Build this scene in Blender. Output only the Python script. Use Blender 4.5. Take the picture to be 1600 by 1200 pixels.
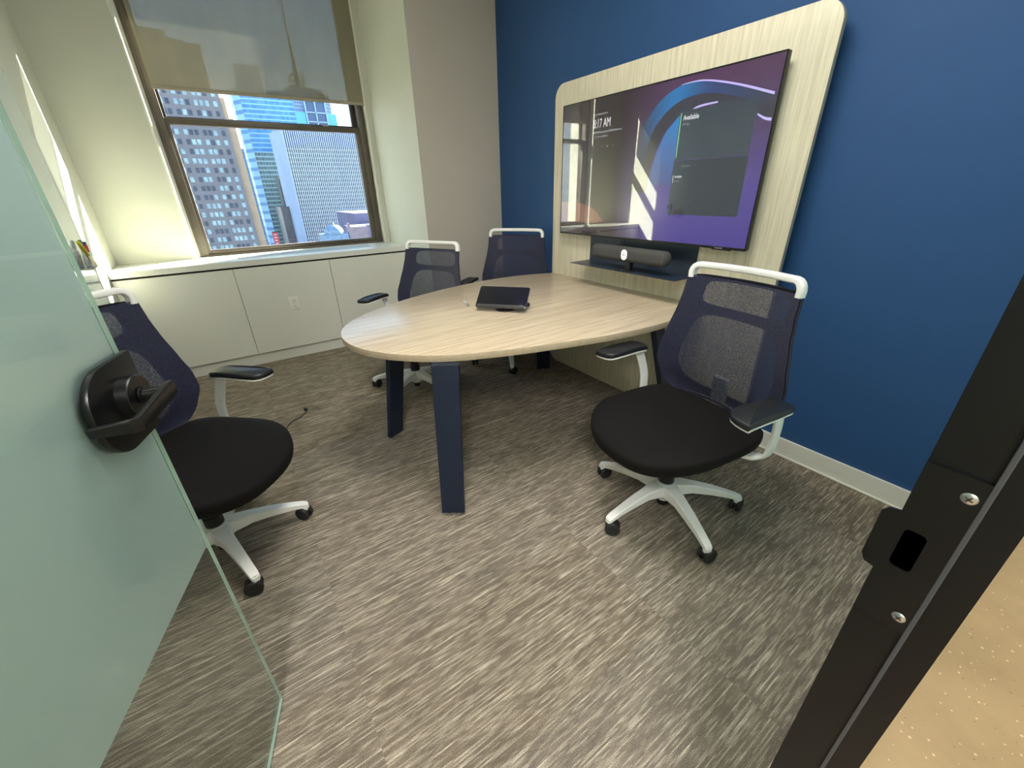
import bpy, bmesh, math, random
from mathutils import Vector, Matrix, noise as mnoise
PI = math.pi
for o in list(bpy.data.objects): bpy.data.objects.remove(o)
SC = bpy.context.scene
C = SC.collection

# ------------------------------------------------------------------ camera
CAM_H = 1.34
cam_d = bpy.data.cameras.new('camera'); cam = bpy.data.objects.new('camera', cam_d); C.objects.link(cam)
cam_d.sensor_fit = 'HORIZONTAL'; cam_d.sensor_width = 36.0
cam_d.lens = 632.35/1600*36.0; cam_d.clip_start = .02; cam_d.clip_end = 3000
R_ = Matrix(((0.82515077, 0.26111753, -0.50094295),
             (-0.56446503, 0.3458139, -0.74952784),
             (-0.02248182, 0.90123825, 0.43274032)))      # columns: right, up, back
cam.matrix_world = Matrix.Translation((0, 0, CAM_H)) @ R_.to_4x4()
SC.camera = cam
# ------------------------------------------------------------------ view
SC.view_settings.view_transform = 'Standard'; SC.view_settings.look = 'None'
SC.view_settings.gamma = 1.0; SC.view_settings.use_curve_mapping = False
SC.view_settings.exposure = 1.0
# ------------------------------------------------------------------ world sky
W = bpy.data.worlds.new('sky'); SC.world = W; W.use_nodes = True
wt = W.node_tree; wt.nodes.clear()
wo = wt.nodes.new('ShaderNodeOutputWorld'); wb = wt.nodes.new('ShaderNodeBackground')
tc = wt.nodes.new('ShaderNodeTexCoord'); sx = wt.nodes.new('ShaderNodeSeparateXYZ'); cr = wt.nodes.new('ShaderNodeValToRGB')
wt.links.new(tc.outputs['Generated'], sx.inputs[0]); wt.links.new(sx.outputs['Z'], cr.inputs[0])
wt.links.new(cr.outputs[0], wb.inputs[0]); wt.links.new(wb.outputs[0], wo.inputs[0])
e = cr.color_ramp.elements
e[0].position = 0.0; e[0].color = (.92, .95, 1.0, 1)
e[1].position = 1.0; e[1].color = (.17, .27, .48, 1)
q = e.new(.15); q.color = (.86, .93, 1.0, 1)
q = e.new(.215); q.color = (.40, .60, .86, 1)
q = e.new(.40); q.color = (.26, .44, .74, 1)
SKY = 4.3
wb.inputs[1].default_value = SKY
# ------------------------------------------------------------------ sun
SUN_DIR = Vector((-1, -.53, -.60)).normalized()
sd = bpy.data.lights.new('sun', 'SUN'); so = bpy.data.objects.new('sun', sd); C.objects.link(so)
sd.energy = 88.0; sd.color = (1, .90, .74); sd.angle = math.radians(.53)
so.rotation_euler = SUN_DIR.to_track_quat('-Z', 'Y').to_euler()
CEIL = 2.98
def area(name, loc, sx_, sy_, power, col, rot=(0, 0, 0)):
    d = bpy.data.lights.new(name, 'AREA'); d.shape = 'RECTANGLE'; d.size = sx_; d.size_y = sy_
    d.energy = power; d.color = col
    o = bpy.data.objects.new(name, d); C.objects.link(o); o.location = loc; o.rotation_euler = rot
    return o
area('ceiling_lamp_light', (.75, 1.05, CEIL-.06), .56, 1.16, 22, (1, .96, .90))
area('hall_lamp_light', (1.9, -1.1, 2.66), .5, 1.1, 24, (1, .91, .78))
area('hall_lamp_light', (-.7, -1.1, 2.66), .5, 1.1, 60, (1, .97, .94))

# ================================================================== helpers
def srgb(r, g, b):
    f = lambda c: (c/255/12.92) if c/255 <= .04045 else ((c/255+.055)/1.055)**2.4
    return (f(r), f(g), f(b), 1)
class NT:
    def __init__(s, name):
        s.m = bpy.data.materials.new(name); s.m.use_nodes = True; s.t = s.m.node_tree; s.t.nodes.clear()
        s.out = s.n('ShaderNodeOutputMaterial')
    def n(s, typ, **kw):
        nd = s.t.nodes.new(typ)
        for k, v in kw.items():
            if k.startswith('i_'):
                key = k[2:]
                key = int(key) if key.isdigit() else key.replace('_', ' ')
                nd.inputs[key].default_value = v
            else: setattr(nd, k, v)
        return nd
    def l(s, a, b): s.t.links.new(a, b)
    def math(s, op, a, b=None, c=None, clamp=False):
        nd = s.n('ShaderNodeMath', operation=op); nd.use_clamp = clamp
        for i, v in enumerate((a, b, c)):
            if v is None: continue
            if isinstance(v, (int, float)): nd.inputs[i].default_value = v
            else: s.l(v, nd.inputs[i])
        return nd.outputs[0]
    def coord(s, scale=(1, 1, 1), kind='Object', rot=(0, 0, 0), loc=(0, 0, 0)):
        t = s.n('ShaderNodeTexCoord'); m = s.n('ShaderNodeMapping')
        m.inputs['Scale'].default_value = scale; m.inputs['Rotation'].default_value = rot; m.inputs['Location'].default_value = loc
        s.l(t.outputs[kind], m.inputs[0]); return m.outputs[0]
    def noise(s, vec, scale=5, detail=2, rough=.5):
        nd = s.n('ShaderNodeTexNoise'); nd.inputs['Scale'].default_value = scale
        nd.inputs['Detail'].default_value = detail; nd.inputs['Roughness'].default_value = rough
        s.l(vec, nd.inputs['Vector']); return nd.outputs['Fac']
    def ramp(s, fac, stops):
        nd = s.n('ShaderNodeValToRGB'); s.l(fac, nd.inputs[0]); el = nd.color_ramp.elements
        el[0].position, el[0].color = stops[0]; el[1].position, el[1].color = stops[-1]
        for p, c in stops[1:-1]:
            x = el.new(p); x.color = c
        return nd.outputs[0]
    def mixc(s, fac, a, b, mode='MIX'):
        nd = s.n('ShaderNodeMix', data_type='RGBA', blend_type=mode)
        for sock, v in ((nd.inputs[0], fac), (nd.inputs[6], a), (nd.inputs[7], b)):
            if hasattr(v, 'links') or hasattr(v, 'is_linked'): s.l(v, sock)
            else: sock.default_value = v
        return nd.outputs[2]
    def mixs(s, fac, a, b):
        nd = s.n('ShaderNodeMixShader')
        if isinstance(fac, (int, float)): nd.inputs[0].default_value = fac
        else: s.l(fac, nd.inputs[0])
        s.l(a, nd.inputs[1]); s.l(b, nd.inputs[2]); return nd.outputs[0]
    def done(s, shader): s.l(shader, s.out.inputs[0]); return s.m
def bump(nt, h, strength=.3, dist=.002):
    b = nt.n('ShaderNodeBump'); b.inputs['Strength'].default_value = strength; b.inputs['Distance'].default_value = dist
    nt.l(h, b.inputs['Height']); return b.outputs[0]
def pbr(name, col, rough=.5, metal=0, spec=.5, coat=0, nscale=0, namt=.06, bumpy=0, emit=None, estr=0):
    nt = NT(name); p = nt.n('ShaderNodeBsdfPrincipled')
    if len(col) == 3: col = (*col, 1)
    p.inputs['Base Color'].default_value = col; p.inputs['Roughness'].default_value = rough
    p.inputs['Metallic'].default_value = metal; p.inputs['Specular IOR Level'].default_value = spec
    p.inputs['Coat Weight'].default_value = coat; p.inputs['Coat Roughness'].default_value = .08
    if nscale:
        f = nt.noise(nt.coord(), nscale, 3)
        d = tuple(max(0, c*(1-namt)) for c in col[:3])+(1,); u = tuple(min(1, c*(1+namt)) for c in col[:3])+(1,)
        nt.l(nt.ramp(f, [(.3, d), (.7, u)]), p.inputs['Base Color'])
        if bumpy: nt.l(bump(nt, f, bumpy), p.inputs['Normal'])
    if emit:
        p.inputs['Emission Color'].default_value = emit; p.inputs['Emission Strength'].default_value = estr
    return nt.done(p.outputs[0])
def obj(name, bm, mat, parent=None, smooth=True, loc=None, sharp=35):
    me = bpy.data.meshes.new(name)
    bmesh.ops.recalc_face_normals(bm, faces=bm.faces)
    bm.to_mesh(me); bm.free()
    for mt in (mat if isinstance(mat, (list, tuple)) else [mat]): me.materials.append(mt)
    if smooth:
        me.polygons.foreach_set('use_smooth', [True]*len(me.polygons))
        me.set_sharp_from_angle(angle=math.radians(sharp))
    o = bpy.data.objects.new(name, me); C.objects.link(o)
    if parent: o.parent = parent
    if loc: o.location = loc
    return o
def thing(name, label, cat, loc=(0, 0, 0), rotz=0, group=None):
    o = bpy.data.objects.new(name, None); C.objects.link(o); o.empty_display_size = .1
    o.location = loc; o.rotation_euler = (0, 0, rotz)
    o['label'] = label; o['category'] = cat
    if group: o['group'] = group
    return o
def tag(o, label, cat, group=None, kind=None):
    o['label'] = label; o['category'] = cat
    if group: o['group'] = group
    if kind: o['kind'] = kind
    return o
def struct(name, bm, m, parent=None, smooth=True):
    o = obj(name, bm, m, parent, smooth)
    if not parent: o['kind'] = 'structure'
    return o
def B(): return bmesh.new()
def box(bm, x0, y0, z0, x1, y1, z1, bev=0, seg=2, mi=0, mat=None):
    r = bmesh.ops.create_cube(bm, size=1)
    vs = r['verts']
    for v in vs: v.co = Vector(((x0+x1)/2+v.co.x*(x1-x0), (y0+y1)/2+v.co.y*(y1-y0), (z0+z1)/2+v.co.z*(z1-z0)))
    fs = set(f for v in vs for f in v.link_faces)
    if mi:
        for f in fs: f.material_index = mi
    if bev:
        es = list(set(e for v in vs for e in v.link_edges))
        r2 = bmesh.ops.bevel(bm, geom=es, offset=bev, segments=seg, affect='EDGES', profile=.5)
        vs = list(set(v for f in r2['faces'] for v in f.verts) | set(v for v in vs if v.is_valid))
        if mi:
            for f in r2['faces']: f.material_index = mi
    if mat is not None:
        for v in vs: v.co = mat @ v.co
    return vs
def cyl(bm, p0, p1, r0, r1=None, seg=24, caps=True, mi=0):
    r1 = r0 if r1 is None else r1
    p0 = Vector(p0); p1 = Vector(p1); d = (p1-p0); L = d.length; q = d.to_track_quat('Z', 'Y')
    rings = []
    for p, r in ((p0, r0), (p1, r1)):
        rings.append([bm.verts.new(p+q @ Vector((r*math.cos(2*PI*i/seg), r*math.sin(2*PI*i/seg), 0))) for i in range(seg)])
    for i in range(seg):
        f = bm.faces.new((rings[0][i], rings[0][(i+1) % seg], rings[1][(i+1) % seg], rings[1][i])); f.material_index = mi
    if caps:
        for r in rings:
            f = bm.faces.new(r); f.material_index = mi
def lathe(bm, prof, seg=32, origin=(0, 0, 0), axis='Z', mi=0):
    o = Vector(origin); rings = []
    for r, z in prof:
        ring = []
        for i in range(seg):
            a = 2*PI*i/seg; v = (r*math.cos(a), r*math.sin(a), z)
            if axis == 'X': v = (z, r*math.cos(a), r*math.sin(a))
            if axis == 'Y': v = (r*math.cos(a), z, r*math.sin(a))
            ring.append(bm.verts.new(o+Vector(v)))
        rings.append(ring)
    for a, b in zip(rings, rings[1:]):
        for i in range(seg):
            f = bm.faces.new((a[i], a[(i+1) % seg], b[(i+1) % seg], b[i])); f.material_index = mi
    for r in (rings[0], rings[-1]):
        f = bm.faces.new(r); f.material_index = mi
def loft(bm, rings, caps=True, closed=True, mi=0):
    vr = [[bm.verts.new(Vector(p)) for p in r] for r in rings]
    n = len(vr[0])
    for a, b in zip(vr, vr[1:]):
        for i in range(n if closed else n-1):
            f = bm.faces.new((a[i], a[(i+1) % n], b[(i+1) % n], b[i])); f.material_index = mi
    if caps:
        for r in (vr[0], vr[-1]):
            f = bm.faces.new(r); f.material_index = mi
    return vr
def sweep(bm, pts, prof, up=(0, 0, 1), scales=None, caps=True):
    """prof: list of (a,b): a along side, b along up-ish"""
    pts = [Vector(p) for p in pts]; rings = []
    for i, p in enumerate(pts):
        t = (pts[min(i+1, len(pts)-1)]-pts[max(i-1, 0)]).normalized()
        u = Vector(up[i]) if isinstance(up, list) else Vector(up)
        s = t.cross(u).normalized(); u2 = s.cross(t).normalized()
        k = scales[i] if scales else (1, 1)
        rings.append([p+s*a*k[0]+u2*b*k[1] for a, b in prof])
    loft(bm, rings, caps)
def circ(r, n=10, ry=None): return [(r*math.cos(2*PI*i/n), (ry or r)*math.sin(2*PI*i/n)) for i in range(n)]
def rrect(w, h, r, n=4):
    out = []
    for cx, cy, a0 in ((w/2-r, h/2-r, 0), (-w/2+r, h/2-r, PI/2), (-w/2+r, -h/2+r, PI), (w/2-r, -h/2+r, 1.5*PI)):
        for i in range(n+1):
            a = a0+PI/2*i/n; out.append((cx+r*math.cos(a), cy+r*math.sin(a)))
    return out
def catmull(P, n=8, closed=False):
    P = [Vector(p) for p in P]; out = []; m = len(P)
    for i in range(m if closed else m-1):
        g = (lambda k: P[k % m]) if closed else (lambda k: P[max(0, min(m-1, k))])
        a, b, c, d = g(i-1), g(i), g(i+1), g(i+2)
        for j in range(n):
            t = j/n
            out.append(.5*((2*b)+(-a+c)*t+(2*a-5*b+4*c-d)*t*t+(-a+3*b-3*c+d)*t**3))
    if not closed: out.append(P[-1])
    return out
def prism(bm, poly, z0, z1, bev=0, f3=None, mi=0):
    """poly 2D list; extruded; f3 maps (u,v,w)->xyz"""
    f3 = f3 or (lambda u, v, w: (u, v, w))
    if bev:
        c = Vector((sum(p[0] for p in poly)/len(poly), sum(p[1] for p in poly)/len(poly)))
        n = len(poly)
        def inset(d):
            out = []
            for i in range(n):
                a = Vector(poly[i-1]); b = Vector(poly[i]); cc = Vector(poly[(i+1) % n])
                t = (cc-a); t = t.normalized() if t.length > 1e-9 else Vector((1, 0)); nn = Vector((-t.y, t.x))
                if nn.dot(c-b) < 0: nn = -nn
                out.append((b.x+nn.x*d, b.y+nn.y*d))
            return out
        rings = [(inset(bev), z0), (inset(bev*.3), z0+bev*.3), (poly, z0+bev), (poly, z1-bev), (inset(bev*.3), z1-bev*.3), (inset(bev), z1)]
    else: rings = [(poly, z0), (poly, z1)]
    loft(bm, [[f3(u, v, w) for u, v in pl] for pl, w in rings], mi=mi)
def text_obj(name, s, size, mat, parent, loc, rot, extrude=.0004, align='LEFT', bold=0):
    cu = bpy.data.curves.new(name, 'FONT'); cu.body = s; cu.size = size; cu.extrude = extrude; cu.align_x = align; cu.offset = bold
    t = bpy.data.objects.new('tmp', cu); C.objects.link(t)
    bpy.context.view_layer.update()
    me = bpy.data.meshes.new_from_object(t.evaluated_get(bpy.context.evaluated_depsgraph_get()))
    bpy.data.objects.remove(t); bpy.data.curves.remove(cu)
    me.name = name; me.materials.clear(); me.materials.append(mat)
    o = bpy.data.objects.new(name, me); C.objects.link(o); o.parent = parent
    o.location = loc; o.rotation_euler = rot
    return o
def copy_tree(o, parent=None):
    c = o.copy(); C.objects.link(c)
    if parent: c.parent = parent
    for ch in [x for x in bpy.data.objects if x.parent == o]: copy_tree(ch, c)
    return c

# ================================================================== materials
M = {}
def wall_paint(name, col, amt=.03):
    nt = NT(name); p = nt.n('ShaderNodeBsdfPrincipled'); p.inputs['Roughness'].default_value = .62; p.inputs['Specular IOR Level'].default_value = .35
    f = nt.noise(nt.coord(), 1.6, 4, .6)
    a = tuple(c*(1-amt) for c in col[:3])+(1,); b = tuple(min(1, c*(1+amt)) for c in col[:3])+(1,)
    nt.l(nt.ramp(f, [(.3, a), (.7, b)]), p.inputs['Base Color'])
    nt.l(bump(nt, nt.noise(nt.coord(), 160, 3), .12, .001), p.inputs['Normal'])
    return nt.done(p.outputs[0])
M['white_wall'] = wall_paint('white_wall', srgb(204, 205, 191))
M['shaded_beige_wall'] = wall_paint('shaded_beige_wall', srgb(186, 179, 166))
M['blue_wall'] = wall_paint('blue_wall', srgb(42, 80, 128), .02)
M['ceiling'] = wall_paint('ceiling_paint', srgb(232, 230, 222))
M['trim_white'] = pbr('trim_white', srgb(226, 224, 214), .4, nscale=6, namt=.02)
M['laminate_white'] = pbr('laminate_white', srgb(222, 222, 212), .35, nscale=3, namt=.015)
M['gap'] = pbr('gap_dark', (.03, .03, .028), .8)
M['chair_white'] = pbr('chair_white', srgb(242, 242, 238), .32, nscale=20, namt=.015)
M['black_plastic'] = pbr('black_plastic', (.012, .012, .013), .42, nscale=30, namt=.15)
M['pad_black'] = pbr('pad_black', (.014, .015, .017), .38, nscale=60, namt=.2)
M['seat_fabric'] = pbr('seat_fabric', (.0045, .0035, .0035), .85, spec=.25, nscale=400, namt=.35, bumpy=.25)
M['back_frame'] = pbr('back_frame_navy', (.009, .010, .026), .6, nscale=300, namt=.25)
M['leg_navy'] = pbr('leg_navy', (.006, .014, .034), .38, nscale=25, namt=.1)
M['metal_black'] = pbr('metal_black', (.003, .0035, .004), .36, spec=.4, nscale=12, namt=.15)
M['frame_black'] = pbr('frame_black', (.0025, .0032, .004), .42, spec=.35, nscale=5, namt=.2)
M['steel'] = pbr('steel', (.55, .56, .56), .3, metal=1)
M['bronze'] = pbr('bronze_frame', srgb(92, 84, 74), .42, metal=.2, nscale=8, namt=.12)
M['bronze_dark'] = pbr('bronze_dark', srgb(52, 48, 44), .4, metal=.3, nscale=8, namt=.12)
M['rubber'] = pbr('rubber', (.016, .016, .016), .6)

def woodmat(name, base, dark, axis, rough=.42):
    """pale ash laminate, streaks along the given axis"""
    nt = NT(name); p = nt.n('ShaderNodeBsdfPrincipled'); p.inputs['Roughness'].default_value = rough
    k = {'x': (1.6, 60, 60), 'y': (60, 1.6, 60), 'z': (60, 60, 1.6)}[axis]
    k2 = tuple(v*4 for v in k)
    w = nt.noise(nt.coord((2.2, 2.2, 2.2)), 1.0, 2)
    mp = nt.coord(k); f1 = nt.noise(mp, 1.0, 5, .62)
    f2 = nt.noise(nt.coord(k2), 1.0, 3, .6)
    f = nt.math('ADD', nt.math('MULTIPLY', f1, .65), nt.math('ADD', nt.math('MULTIPLY', f2, .3), nt.math('MULTIPLY', w, .12)))
    col = nt.ramp(f, [(.40, dark), (.50, tuple((a+b)/2 for a, b in zip(base, dark))), (.60, base), (.72, tuple(min(1, c*1.06) for c in base))])
    nt.l(col, p.inputs['Base Color']); nt.l(bump(nt, f2, .08, .0006), p.inputs['Normal'])
    return nt.done(p.outputs[0])
M['table_wood'] = woodmat('table_wood', srgb(202, 186, 160), srgb(176, 158, 134), 'x', .26)
M['panel_wood'] = woodmat('panel_wood', srgb(220, 213, 188), srgb(196, 187, 163), 'z', .5)
M['edge_band'] = pbr('edge_band', srgb(176, 160, 134), .5, nscale=40, namt=.06)

def carpet():
    nt = NT('carpet'); p = nt.n('ShaderNodeBsdfPrincipled'); p.inputs['Roughness'].default_value = .95; p.inputs['Specular IOR Level'].default_value = .12
    tcn = nt.n('ShaderNodeTexCoord')
    sp = nt.n('ShaderNodeSeparateXYZ'); nt.l(tcn.outputs['Object'], sp.inputs[0])
    X, Y = sp.outputs[0], sp.outputs[1]
    # plank tiles 1.0 x .25 : tone per tile
    ty = nt.math('FLOOR', nt.math('DIVIDE', Y, .457)); tx = nt.math('FLOOR', nt.math('DIVIDE', X, .914))
    cb = nt.n('ShaderNodeCombineXYZ'); nt.l(tx, cb.inputs[0]); nt.l(ty, cb.inputs[1])
    wn = nt.n('ShaderNodeTexWhiteNoise', noise_dimensions='2D'); nt.l(cb.outputs[0], wn.inputs['Vector'])
    # loop rows along X, 4.2 mm pitch in Y
    def rows(pitch, fx, off, lo, hi):       # one noise line per tuft row
        row = nt.math('FLOOR', nt.math('DIVIDE', Y, pitch))
        cb2 = nt.n('ShaderNodeCombineXYZ'); nt.l(nt.math('MULTIPLY', X, fx), cb2.inputs[0]); nt.l(nt.math('MULTIPLY_ADD', row, 7.31, off), cb2.inputs[1]); nt.l(nt.math('MULTIPLY', nt.math('ADD', tx, ty), 3.3), cb2.inputs[2])
        return nt.ramp(nt.noise(cb2.outputs[0], 1.0, 1, .5), [(lo, (0, 0, 0, 1)), (hi, (1, 1, 1, 1))])
    s1 = rows(.0042, 16, 0, .50, .66); s2 = rows(.0042, 5.5, 55, .56, .64); s3 = rows(.0084, 26, 91, .50, .70)
    bnd = nt.noise(nt.coord((4.0, 60, 1)), 1.0, 3, .6)
    sp2 = nt.noise(nt.coord((520, 420, 1)), 1.0, 1, .5)
    mott = nt.noise(nt.coord((3, 7, 1)), 2.2, 6, .72)
    base = nt.ramp(mott, [(.34, srgb(108, 98, 84)), (.5, srgb(124, 113, 97)), (.66, srgb(142, 130, 113))])
    base = nt.mixc(nt.math('MULTIPLY', wn.outputs['Value'], .35), base, srgb(128, 124, 118))
    lt = nt.math('ADD', nt.math('MULTIPLY', s1, .45), nt.math('MULTIPLY', s2, .55), clamp=True)
    lt = nt.math('MULTIPLY', lt, nt.ramp(bnd, [(.35, (.55, .55, .55, 1)), (.62, (1, 1, 1, 1))]))
    col = nt.mixc(nt.math('MULTIPLY', s3, .30), base, srgb(98, 90, 80))
    col = nt.mixc(nt.math('MULTIPLY', lt, .72), col, srgb(222, 211, 190))
    shade = nt.ramp(sp2, [(.32, (.50, .50, .50, 1)), (.5, (1.0, 1.0, 1.0, 1)), (.68, (1.35, 1.35, 1.35, 1))])
    col = nt.mixc(1.0, col, shade, 'MULTIPLY')
    # groove between rows
    fr = nt.math('FRACT', nt.math('DIVIDE', Y, .0042)); gr = nt.math('PINGPONG', fr, .5)
    g = nt.ramp(gr, [(.0, (.62, .62, .62, 1)), (.25, (1, 1, 1, 1))])
    col = nt.mixc(1.0, col, g, 'MULTIPLY')
    nt.l(col, p.inputs['Base Color'])
    hh = nt.math('ADD', nt.math('MULTIPLY', sp2, .6), nt.math('MULTIPLY', gr, 1.0))
    nt.l(bump(nt, hh, .55, .002), p.inputs['Normal'])
    return nt.done(p.outputs[0])
M['carpet'] = carpet()
def hallfloor():
    nt = NT('hall_floor'); p = nt.n('ShaderNodeBsdfPrincipled'); p.inputs['Roughness'].default_value = .28
    m = nt.noise(nt.coord(), 3, 5, .65)
    base = nt.ramp(m, [(.3, srgb(150, 130, 98)), (.7, srgb(168, 147, 113))])
    v = nt.n('ShaderNodeTexVoronoi'); v.inputs['Scale'].default_value = 62; nt.l(nt.coord(), v.inputs['Vector'])
    n2 = nt.noise(nt.coord(), 40, 2)
    d = nt.math('ADD', v.outputs['Distance'], nt.math('MULTIPLY', n2, .5))
    dk = nt.ramp(d, [(.30, (1, 1, 1, 1)), (.32, (0, 0, 0, 1))])
    col = nt.mixc(nt.math('MULTIPLY', dk, .8), base, srgb(96, 76, 52))
    v2 = nt.n('ShaderNodeTexVoronoi'); v2.inputs['Scale'].default_value = 48; nt.l(nt.coord(loc=(3, 5, 1)), v2.inputs['Vector'])
    d2 = nt.math('ADD', v2.outputs['Distance'], nt.math('MULTIPLY', n2, .5))
    lt = nt.ramp(d2, [(.34, (1, 1, 1, 1)), (.37, (0, 0, 0, 1))])
    col = nt.mixc(nt.math('MULTIPLY', lt, .6), col, srgb(236, 214, 176))
    nt.l(col, p.inputs['Base Color']); return nt.done(p.outputs[0])
M['hall_floor'] = hallfloor()

def clear_glass(name, col, rough=.0, ior=1.45, boost=1.0, haze=0):
    nt = NT(name)
    t = nt.n('ShaderNodeBsdfTransparent'); t.inputs[0].default_value = (*col, 1)
    g = nt.n('ShaderNodeBsdfGlossy'); g.inputs['Roughness'].default_value = rough
    lw = nt.n('ShaderNodeLayerWeight'); lw.inputs['Blend'].default_value = .5
    f0 = ((ior-1)/(ior+1))**2*boost
    fac = nt.math('ADD', nt.math('MULTIPLY', nt.math('POWER', lw.outputs['Facing'], 5.0), 1-f0), f0, clamp=True)
    gs = g.outputs[0]
    if haze:
        g2 = nt.n('ShaderNodeBsdfGlossy'); g2.inputs['Roughness'].default_value = .22; gs = nt.mixs(haze, gs, g2.outputs[0])
    return nt.done(nt.mixs(fac, t.outputs[0], gs))
M['window_glass'] = clear_glass('window_glass', (.55, .58, .58), .0, 1.3)
M['door_glass'] = clear_glass('door_glass', (.93, .965, .955), .0, 1.35)
M['acrylic'] = clear_glass('acrylic', (.93, .94, .95), .02, 1.4)
def frosted():
    nt = NT('frosted_glass')
    n1 = nt.noise(nt.coord(), 2.2, 4, .6)
    col = nt.ramp(n1, [(.3, (.76, .92, .94, 1)), (.7, (.83, .96, .97, 1))])
    d = nt.n('ShaderNodeBsdfDiffuse'); nt.l(col, d.inputs[0])
    tr = nt.n('ShaderNodeBsdfTranslucent'); nt.l(col, tr.inputs[0])
    rf = nt.n('ShaderNodeBsdfRefraction'); rf.inputs['Color'].default_value = (.74, .84, .82, 1); rf.inputs['Roughness'].default_value = .55; rf.inputs['IOR'].default_value = 1.12
    gl = nt.n('ShaderNodeBsdfGlossy'); gl.inputs['Roughness'].default_value = .35
    a = nt.mixs(.62, d.outputs[0], tr.outputs[0]); a = nt.mixs(.16, a, rf.outputs[0])
    return nt.done(nt.mixs(.05, a, gl.outputs[0]))
M['frosted'] = frosted()
M['glass_edge'] = pbr('glass_edge', (.50, .66, .58), .2, nscale=9, namt=.2)
def shade_fabric():
    nt = NT('shade_fabric')
    wv = nt.noise(nt.coord((260, 1, 260)), 1.0, 1)
    w2 = nt.noise(nt.coord((3, 1, 1)), 1.5, 3)
    col = nt.ramp(nt.math('ADD', nt.math('MULTIPLY', wv, .4), nt.math('MULTIPLY', w2, .6)), [(.35, srgb(146, 141, 118)), (.65, srgb(160, 154, 130))])
    d = nt.n('ShaderNodeBsdfDiffuse'); nt.l(col, d.inputs[0])
    t = nt.n('ShaderNodeBsdfTranslucent'); t.inputs[0].default_value = (.36, .34, .27, 1)
    tp = nt.n('ShaderNodeBsdfTransparent')
    a = nt.mixs(.05, d.outputs[0], t.outputs[0])
    return nt.done(nt.mixs(.23, a, tp.outputs[0]))
M['shade'] = shade_fabric()
M['shade_hem'] = pbr('shade_hem', srgb(160, 152, 134), .8, nscale=200, namt=.06)
def meshfab():
    nt = NT('mesh_fabric')
    wv = nt.noise(nt.coord((420, 420, 420)), 1.0, 1, .5)
    hole = nt.ramp(wv, [(.42, (.04, .04, .04, 1)), (.60, (.36, .36, .36, 1))])
    p = nt.n('ShaderNodeBsdfPrincipled'); p.inputs['Base Color'].default_value = (.017, .019, .052, 1); p.inputs['Roughness'].default_value = .55
    p.inputs['Sheen Weight'].default_value = .12
    tp = nt.n('ShaderNodeBsdfTransparent')
    return nt.done(nt.mixs(hole, p.outputs[0], tp.outputs[0]))
M['mesh_fabric'] = meshfab()

# ================================================================== room shell
XL, XR, YW, YC = -.715, 2.22, 4.42, 3.425
bm = B(); box(bm, XL-.15, -.03, -.12, XR+.15, 4.85, 0); struct('floor', bm, M['carpet'], smooth=False)
bm = B(); box(bm, XL-.15, -.06, CEIL, XR+.15, 4.85, CEIL+.12); struct('ceiling', bm, M['ceiling'], smooth=False)
bm = B(); box(bm, XL-.15, -.06, 0, XL, 4.85, CEIL); struct('wall_left', bm, M['white_wall'], smooth=False)
bm = B(); box(bm, XR, -.06, 0, XR+.15, 4.85, CEIL); struct('wall_right', bm, M['blue_wall'], smooth=False)
# window wall with an opening for the window
WX0, WX1, WZ0, WZ1 = -.20, 1.405, .877, 2.93
bm = B()
box(bm, XL, YW, 0, WX0, YW+.43, CEIL); box(bm, WX1, YW, 0, XR, YW+.43, CEIL)
box(bm, WX0, YW, 0, WX1, YW+.28, WZ0-.045); box(bm, WX0, YW, WZ1, WX1, YW+.43, CEIL)
struct('wall_back', bm, M['white_wall'], smooth=False)
# column in the corner: the front's shade is put into its darker beige
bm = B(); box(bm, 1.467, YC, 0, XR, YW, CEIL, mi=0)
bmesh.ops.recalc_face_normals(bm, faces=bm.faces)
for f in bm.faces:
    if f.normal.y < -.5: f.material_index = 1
o = obj('wall_column', bm, [M['white_wall'], M['shaded_beige_wall']], smooth=False); o['kind'] = 'structure'
# baseboards
bm = B(); box(bm, XR-.013, .04, 0, XR, YC, .102); box(bm, XR-.022, .04, 0, XR-.013, YC, .012, .004)
struct('baseboard_right', bm, M['trim_white'], smooth=False)
bm = B(); box(bm, 1.467, YC-.013, 0, XR-.014, YC, .102); struct('baseboard_back', bm, M['trim_white'], smooth=False)
bm = B(); box(bm, XL, .06, 0, XL+.013, 3.96, .102); struct('baseboard_left', bm, M['trim_white'], smooth=False)

# window -------------------------------------------------------------
wf = thing('window_1', '', 'window'); del wf['label']; del wf['category']; wf['kind'] = 'structure'
bm = B()
FY0, FY1 = 4.47, 4.60
box(bm, WX0, FY0, WZ0-.01, -.115, FY1, WZ1, .004); box(bm, 1.345, FY0, WZ0-.01, WX1, FY1, WZ1, .004)
box(bm, -.115, FY0, WZ0-.01, 1.345, FY1, .895, .003); box(bm, -.115, FY0, 2.88, 1.345, FY1, WZ1, .003)
for x in (-.165, 1.372): box(bm, x-.006, FY0-.006, WZ0, x+.006, FY0+.002, WZ1, .002)
obj('window_frame', bm, M['bronze'], wf)
bm = B()   # lower sash, inner plane
box(bm, -.135, 4.485, .895, -.0915, 4.525, 1.895, .004); box(bm, 1.303, 4.485, .895, 1.362, 4.525, 1.895, .004)
box(bm, -.0915, 4.485, .895, 1.303, 4.525, .928, .004)
box(bm, -.15, 4.475, 1.85, 1.38, 4.535, 1.893, .004)
obj('lower_sash', bm, M['bronze'], wf)
bm = B()   # upper sash, outer plane
box(bm, -.125, 4.545, 1.87, -.096, 4.585, 2.88, .004); box(bm, 1.303, 4.545, 1.87, 1.355, 4.585, 2.88, .004)
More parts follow.
